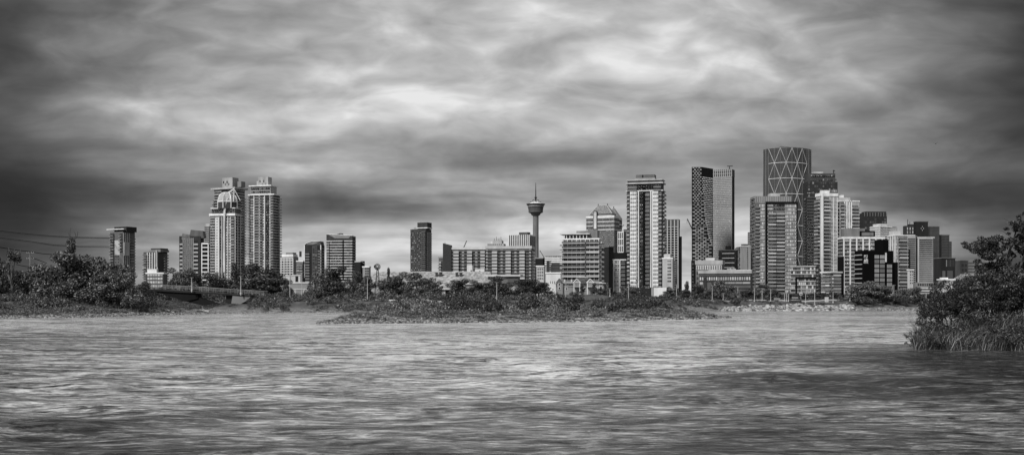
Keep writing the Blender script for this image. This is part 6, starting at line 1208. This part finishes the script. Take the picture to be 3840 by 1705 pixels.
# ---------------------------------------------------------------- near riverside growth at right
def cl_(lst, d, dep=1.0):
    out = []
    for q in lst:
        px, py, rx, ry = q[:4]; dd = d + (q[4] if len(q) > 4 else 0); s = dd / F; out.append((wx(px, dd), dd, wz(py, dd), rx * s, max(rx, ry) * s * dep, ry * s))
    return out
def growth(name, lab, cat, clumps, n, size, lv, seed, origin, limbs, stuffkids=None, **k):
    rng = np.random.default_rng(seed); r = empty(name, lab, cat, origin); o = np.array(origin)
    V, Q = leaves(clumps, n, size, rng, **k); link('crown', fastmesh('crown', V - o, Q, mat('leaf', lv)), r)
    g = Geo()
    for pts, rd in limbs: g.tube([tuple(np.array(p) - o) for p in pts], rd, 7)
    g.obj('trunk', mat('bark', .08), r); return r
def W3(px, py, d): return (wx(px, d), d, wz(py, d))
d = 88
sub = np.random.default_rng(4)
main = [(3824, 822, 14, 22), (3800, 838, 16, 14), (3815, 852, 26, 20), (3790, 868, 18, 12), (3834, 880, 24, 26), (3770, 900, 34, 20), (3730, 898, 32, 20), (3700, 905, 34, 22), (3665, 912, 30, 20), (3635, 920, 24, 16), (3614, 924, 12, 9), (3690, 938, 42, 22), (3740, 935, 44, 24), (3655, 945, 26, 14), (3700, 968, 40, 20), (3668, 988, 24, 14), (3730, 990, 40, 26), (3835, 935, 34, 34), (3880, 900, 50, 60), (3860, 1000, 50, 50), (3790, 960, 26, 22), (3770, 1020, 50, 30), (3940, 960, 70, 80), (3712, 1020, 34, 24), (3822, 905, 20, 20)]
cl = []
for q in main:
    for _ in range(5): cl.append((q[0] + sub.normal() * q[2] * .55, q[1] + sub.normal() * q[3] * .5, q[2] * sub.uniform(.35, .62), q[3] * sub.uniform(.35, .62), sub.normal() * 1.0))
growth('riverside_tree', 'near crooked tree with leaning crown and spiky top above the right bush', 'tree', cl_(cl, d), 19000, .17, .035, 41, (wx(3790, d), d, .4),
       [([W3(3795, 1290, d), W3(3792, 1100, d), W3(3788, 1010, d), W3(3786, 940, d), W3(3806, 880, d), W3(3824, 820, d)], [.16, .14, .12, .1, .06, .02]),
        ([W3(3788, 1000, d), W3(3765, 960, d), W3(3745, 925, d), W3(3700, 900, d)], [.1, .08, .06, .02]), ([W3(3788, 985, d), W3(3730, 995, d), W3(3680, 992, d), W3(3645, 996, d)], [.07, .05, .03, .02]),
        ([W3(3790, 1060, d), W3(3830, 990, d), W3(3850, 930, d), W3(3880, 880, d)], [.12, .09, .07, .03]), ([W3(3745, 925, d), W3(3690, 925, d), W3(3620, 924, d)], [.06, .04, .015]), ([W3(3800, 895, d), W3(3760, 866, d), W3(3745, 866, d)], [.03, .02, .01]), ([W3(3815, 850, d), W3(3785, 830, d), W3(3762, 818, d)], [.03, .02, .01]), ([W3(3786, 1010, d), W3(3705, 1030, d), W3(3660, 1035, d)], [.06, .03, .015])], asp=.6)
d = 80
main = [(3478, 1140, 34, 34), (3520, 1115, 42, 36), (3570, 1092, 46, 36), (3625, 1066, 50, 36), (3690, 1050, 56, 40), (3760, 1050, 60, 44), (3840, 1046, 60, 50), (3470, 1185, 32, 30, -2), (3510, 1180, 50, 44, -1), (3580, 1150, 60, 50), (3660, 1130, 70, 56), (3750, 1130, 80, 60), (3840, 1130, 80, 66), (3475, 1225, 28, 24, -3), (3540, 1225, 56, 34, -2), (3630, 1215, 66, 40, -2), (3730, 1210, 80, 44, -2), (3840, 1210, 80, 46, -2), (3930, 1120, 90, 100), (3660, 1105, 60, 40), (3735, 1088, 60, 40), (3800, 1085, 60, 40), (3480, 1262, 26, 22, -7), (3520, 1285, 36, 16, -8), (3610, 1284, 40, 16, -8), (3720, 1286, 44, 16, -8), (3810, 1284, 40, 16, -8), (3600, 1240, 60, 22, -6), (3710, 1244, 60, 22, -6), (3810, 1240, 60, 22, -6), (3560, 1268, 44, 22, -7), (3660, 1262, 50, 26, -7), (3770, 1266, 50, 24, -7), (3850, 1258, 50, 28, -7)]
cl = []
for q in main:
    for _ in range(9): cl.append((q[0] + sub.normal() * q[2] * .5, q[1] + sub.normal() * q[3] * .45, q[2] * sub.uniform(.3, .6), q[3] * sub.uniform(.3, .6), (q[4] if len(q) > 4 else 0) + sub.normal() * 2.0))
lm = []
for k in range(26):
    px = sub.uniform(3470, 3900); yt = float(np.interp(px, [3470, 3550, 3640, 3760], [1130, 1075, 1028, 1005])) + sub.uniform(-6, 24); lean = sub.uniform(-60, 10)
    lm.append(([W3(px + 30, 1290, d + 1), W3(px + 20, 1200, d), W3(px + lean * .3, yt + 50, d), W3(px + lean * .6, yt, d - 1)], [.05, .04, .025, .008]))
growth('riverside_bush', 'massive dense dark bush at the right edge of the river', 'bush', cl_(cl, d), 72000, .15, .036, 42, (wx(3700, d), d, .4), lm, asp=.5)
def blades(name, lab, cat, n, region, lv, seed, hmin, hmax, wid=.02, kind='stuff', lean=.35):
    rng = np.random.default_rng(seed); V = []; Q = []; k = 0
    while k < n:
        px = rng.uniform(*region[0]); dd = rng.uniform(*region[1]); x = wx(px, dd); z = tz(x, dd)
        if z < -.1: continue
        h = rng.uniform(hmin, hmax); a = rng.uniform(0, 6.28); lx, ly = math.cos(a) * lean * h * rng.random(), math.sin(a) * lean * h * rng.random(); sx, sy = -math.sin(a + 1) * wid, math.cos(a + 1) * wid
        b0 = (x, dd, z - .05); m = (x + lx * .35, dd + ly * .35, z + h * .6); t = (x + lx, dd + ly, z + h * rng.uniform(.8, 1))
        V += [(b0[0] - sx, b0[1] - sy, b0[2]), (b0[0] + sx, b0[1] + sy, b0[2]), (m[0] + sx, m[1] + sy, m[2]), (m[0] - sx, m[1] - sy, m[2]), (t[0] + sx * .2, t[1] + sy * .2, t[2]), (t[0] - sx * .2, t[1] - sy * .2, t[2])]
        Q += [(k * 6, k * 6 + 1, k * 6 + 2, k * 6 + 3), (k * 6 + 3, k * 6 + 2, k * 6 + 4, k * 6 + 5)]; k += 1
    return tag(link(name, fastmesh(name, np.array(V), np.array(Q), mat('leaf', lv))), lab, cat, kind=kind)
blades('reed_grass', 'long reeds and grass at the waterline below the near bush', 'reeds', 9000, ((3430, 4050), (70, 77)), .07, 51, .25, 1.35, .016, lean=1.1)
blades('reed_grass', 'thin stalks of shoreline grass mixed into the near bush', 'reeds', 2500, ((3435, 4050), (74, 84)), .06, 52, 1.0, 2.2, .012, lean=.8)
d = 71; o = (wx(3438, d), d, -.1); r = empty('shoreline_sprig', 'small leafy sprig leaning over the water left of the near bush', 'plant', o); g = Geo(); rng = np.random.default_rng(6); cl = []
for (pts) in ([(3440, 1302), (3420, 1280), (3402, 1262), (3392, 1255)], [(3438, 1303), (3424, 1270), (3414, 1248)], [(3440, 1303), (3415, 1292), (3398, 1286)], [(3442, 1303), (3436, 1270), (3434, 1245)]):
    g.tube([tuple(np.array(W3(a, b_, d)) - np.array(o)) for a, b_ in pts], [.02, .015, .01, .006][:len(pts)], 4)
    for a, b_ in pts[1:]: cl += cl_([(a, b_, 7, 6)], d)
g.obj('stem', mat('bark', .06), r); V, Q = leaves(cl, 260, .14, rng, shell=.2, asp=.35); link('foliage', fastmesh('foliage', V - np.array(o), Q, mat('leaf', .05)), r)
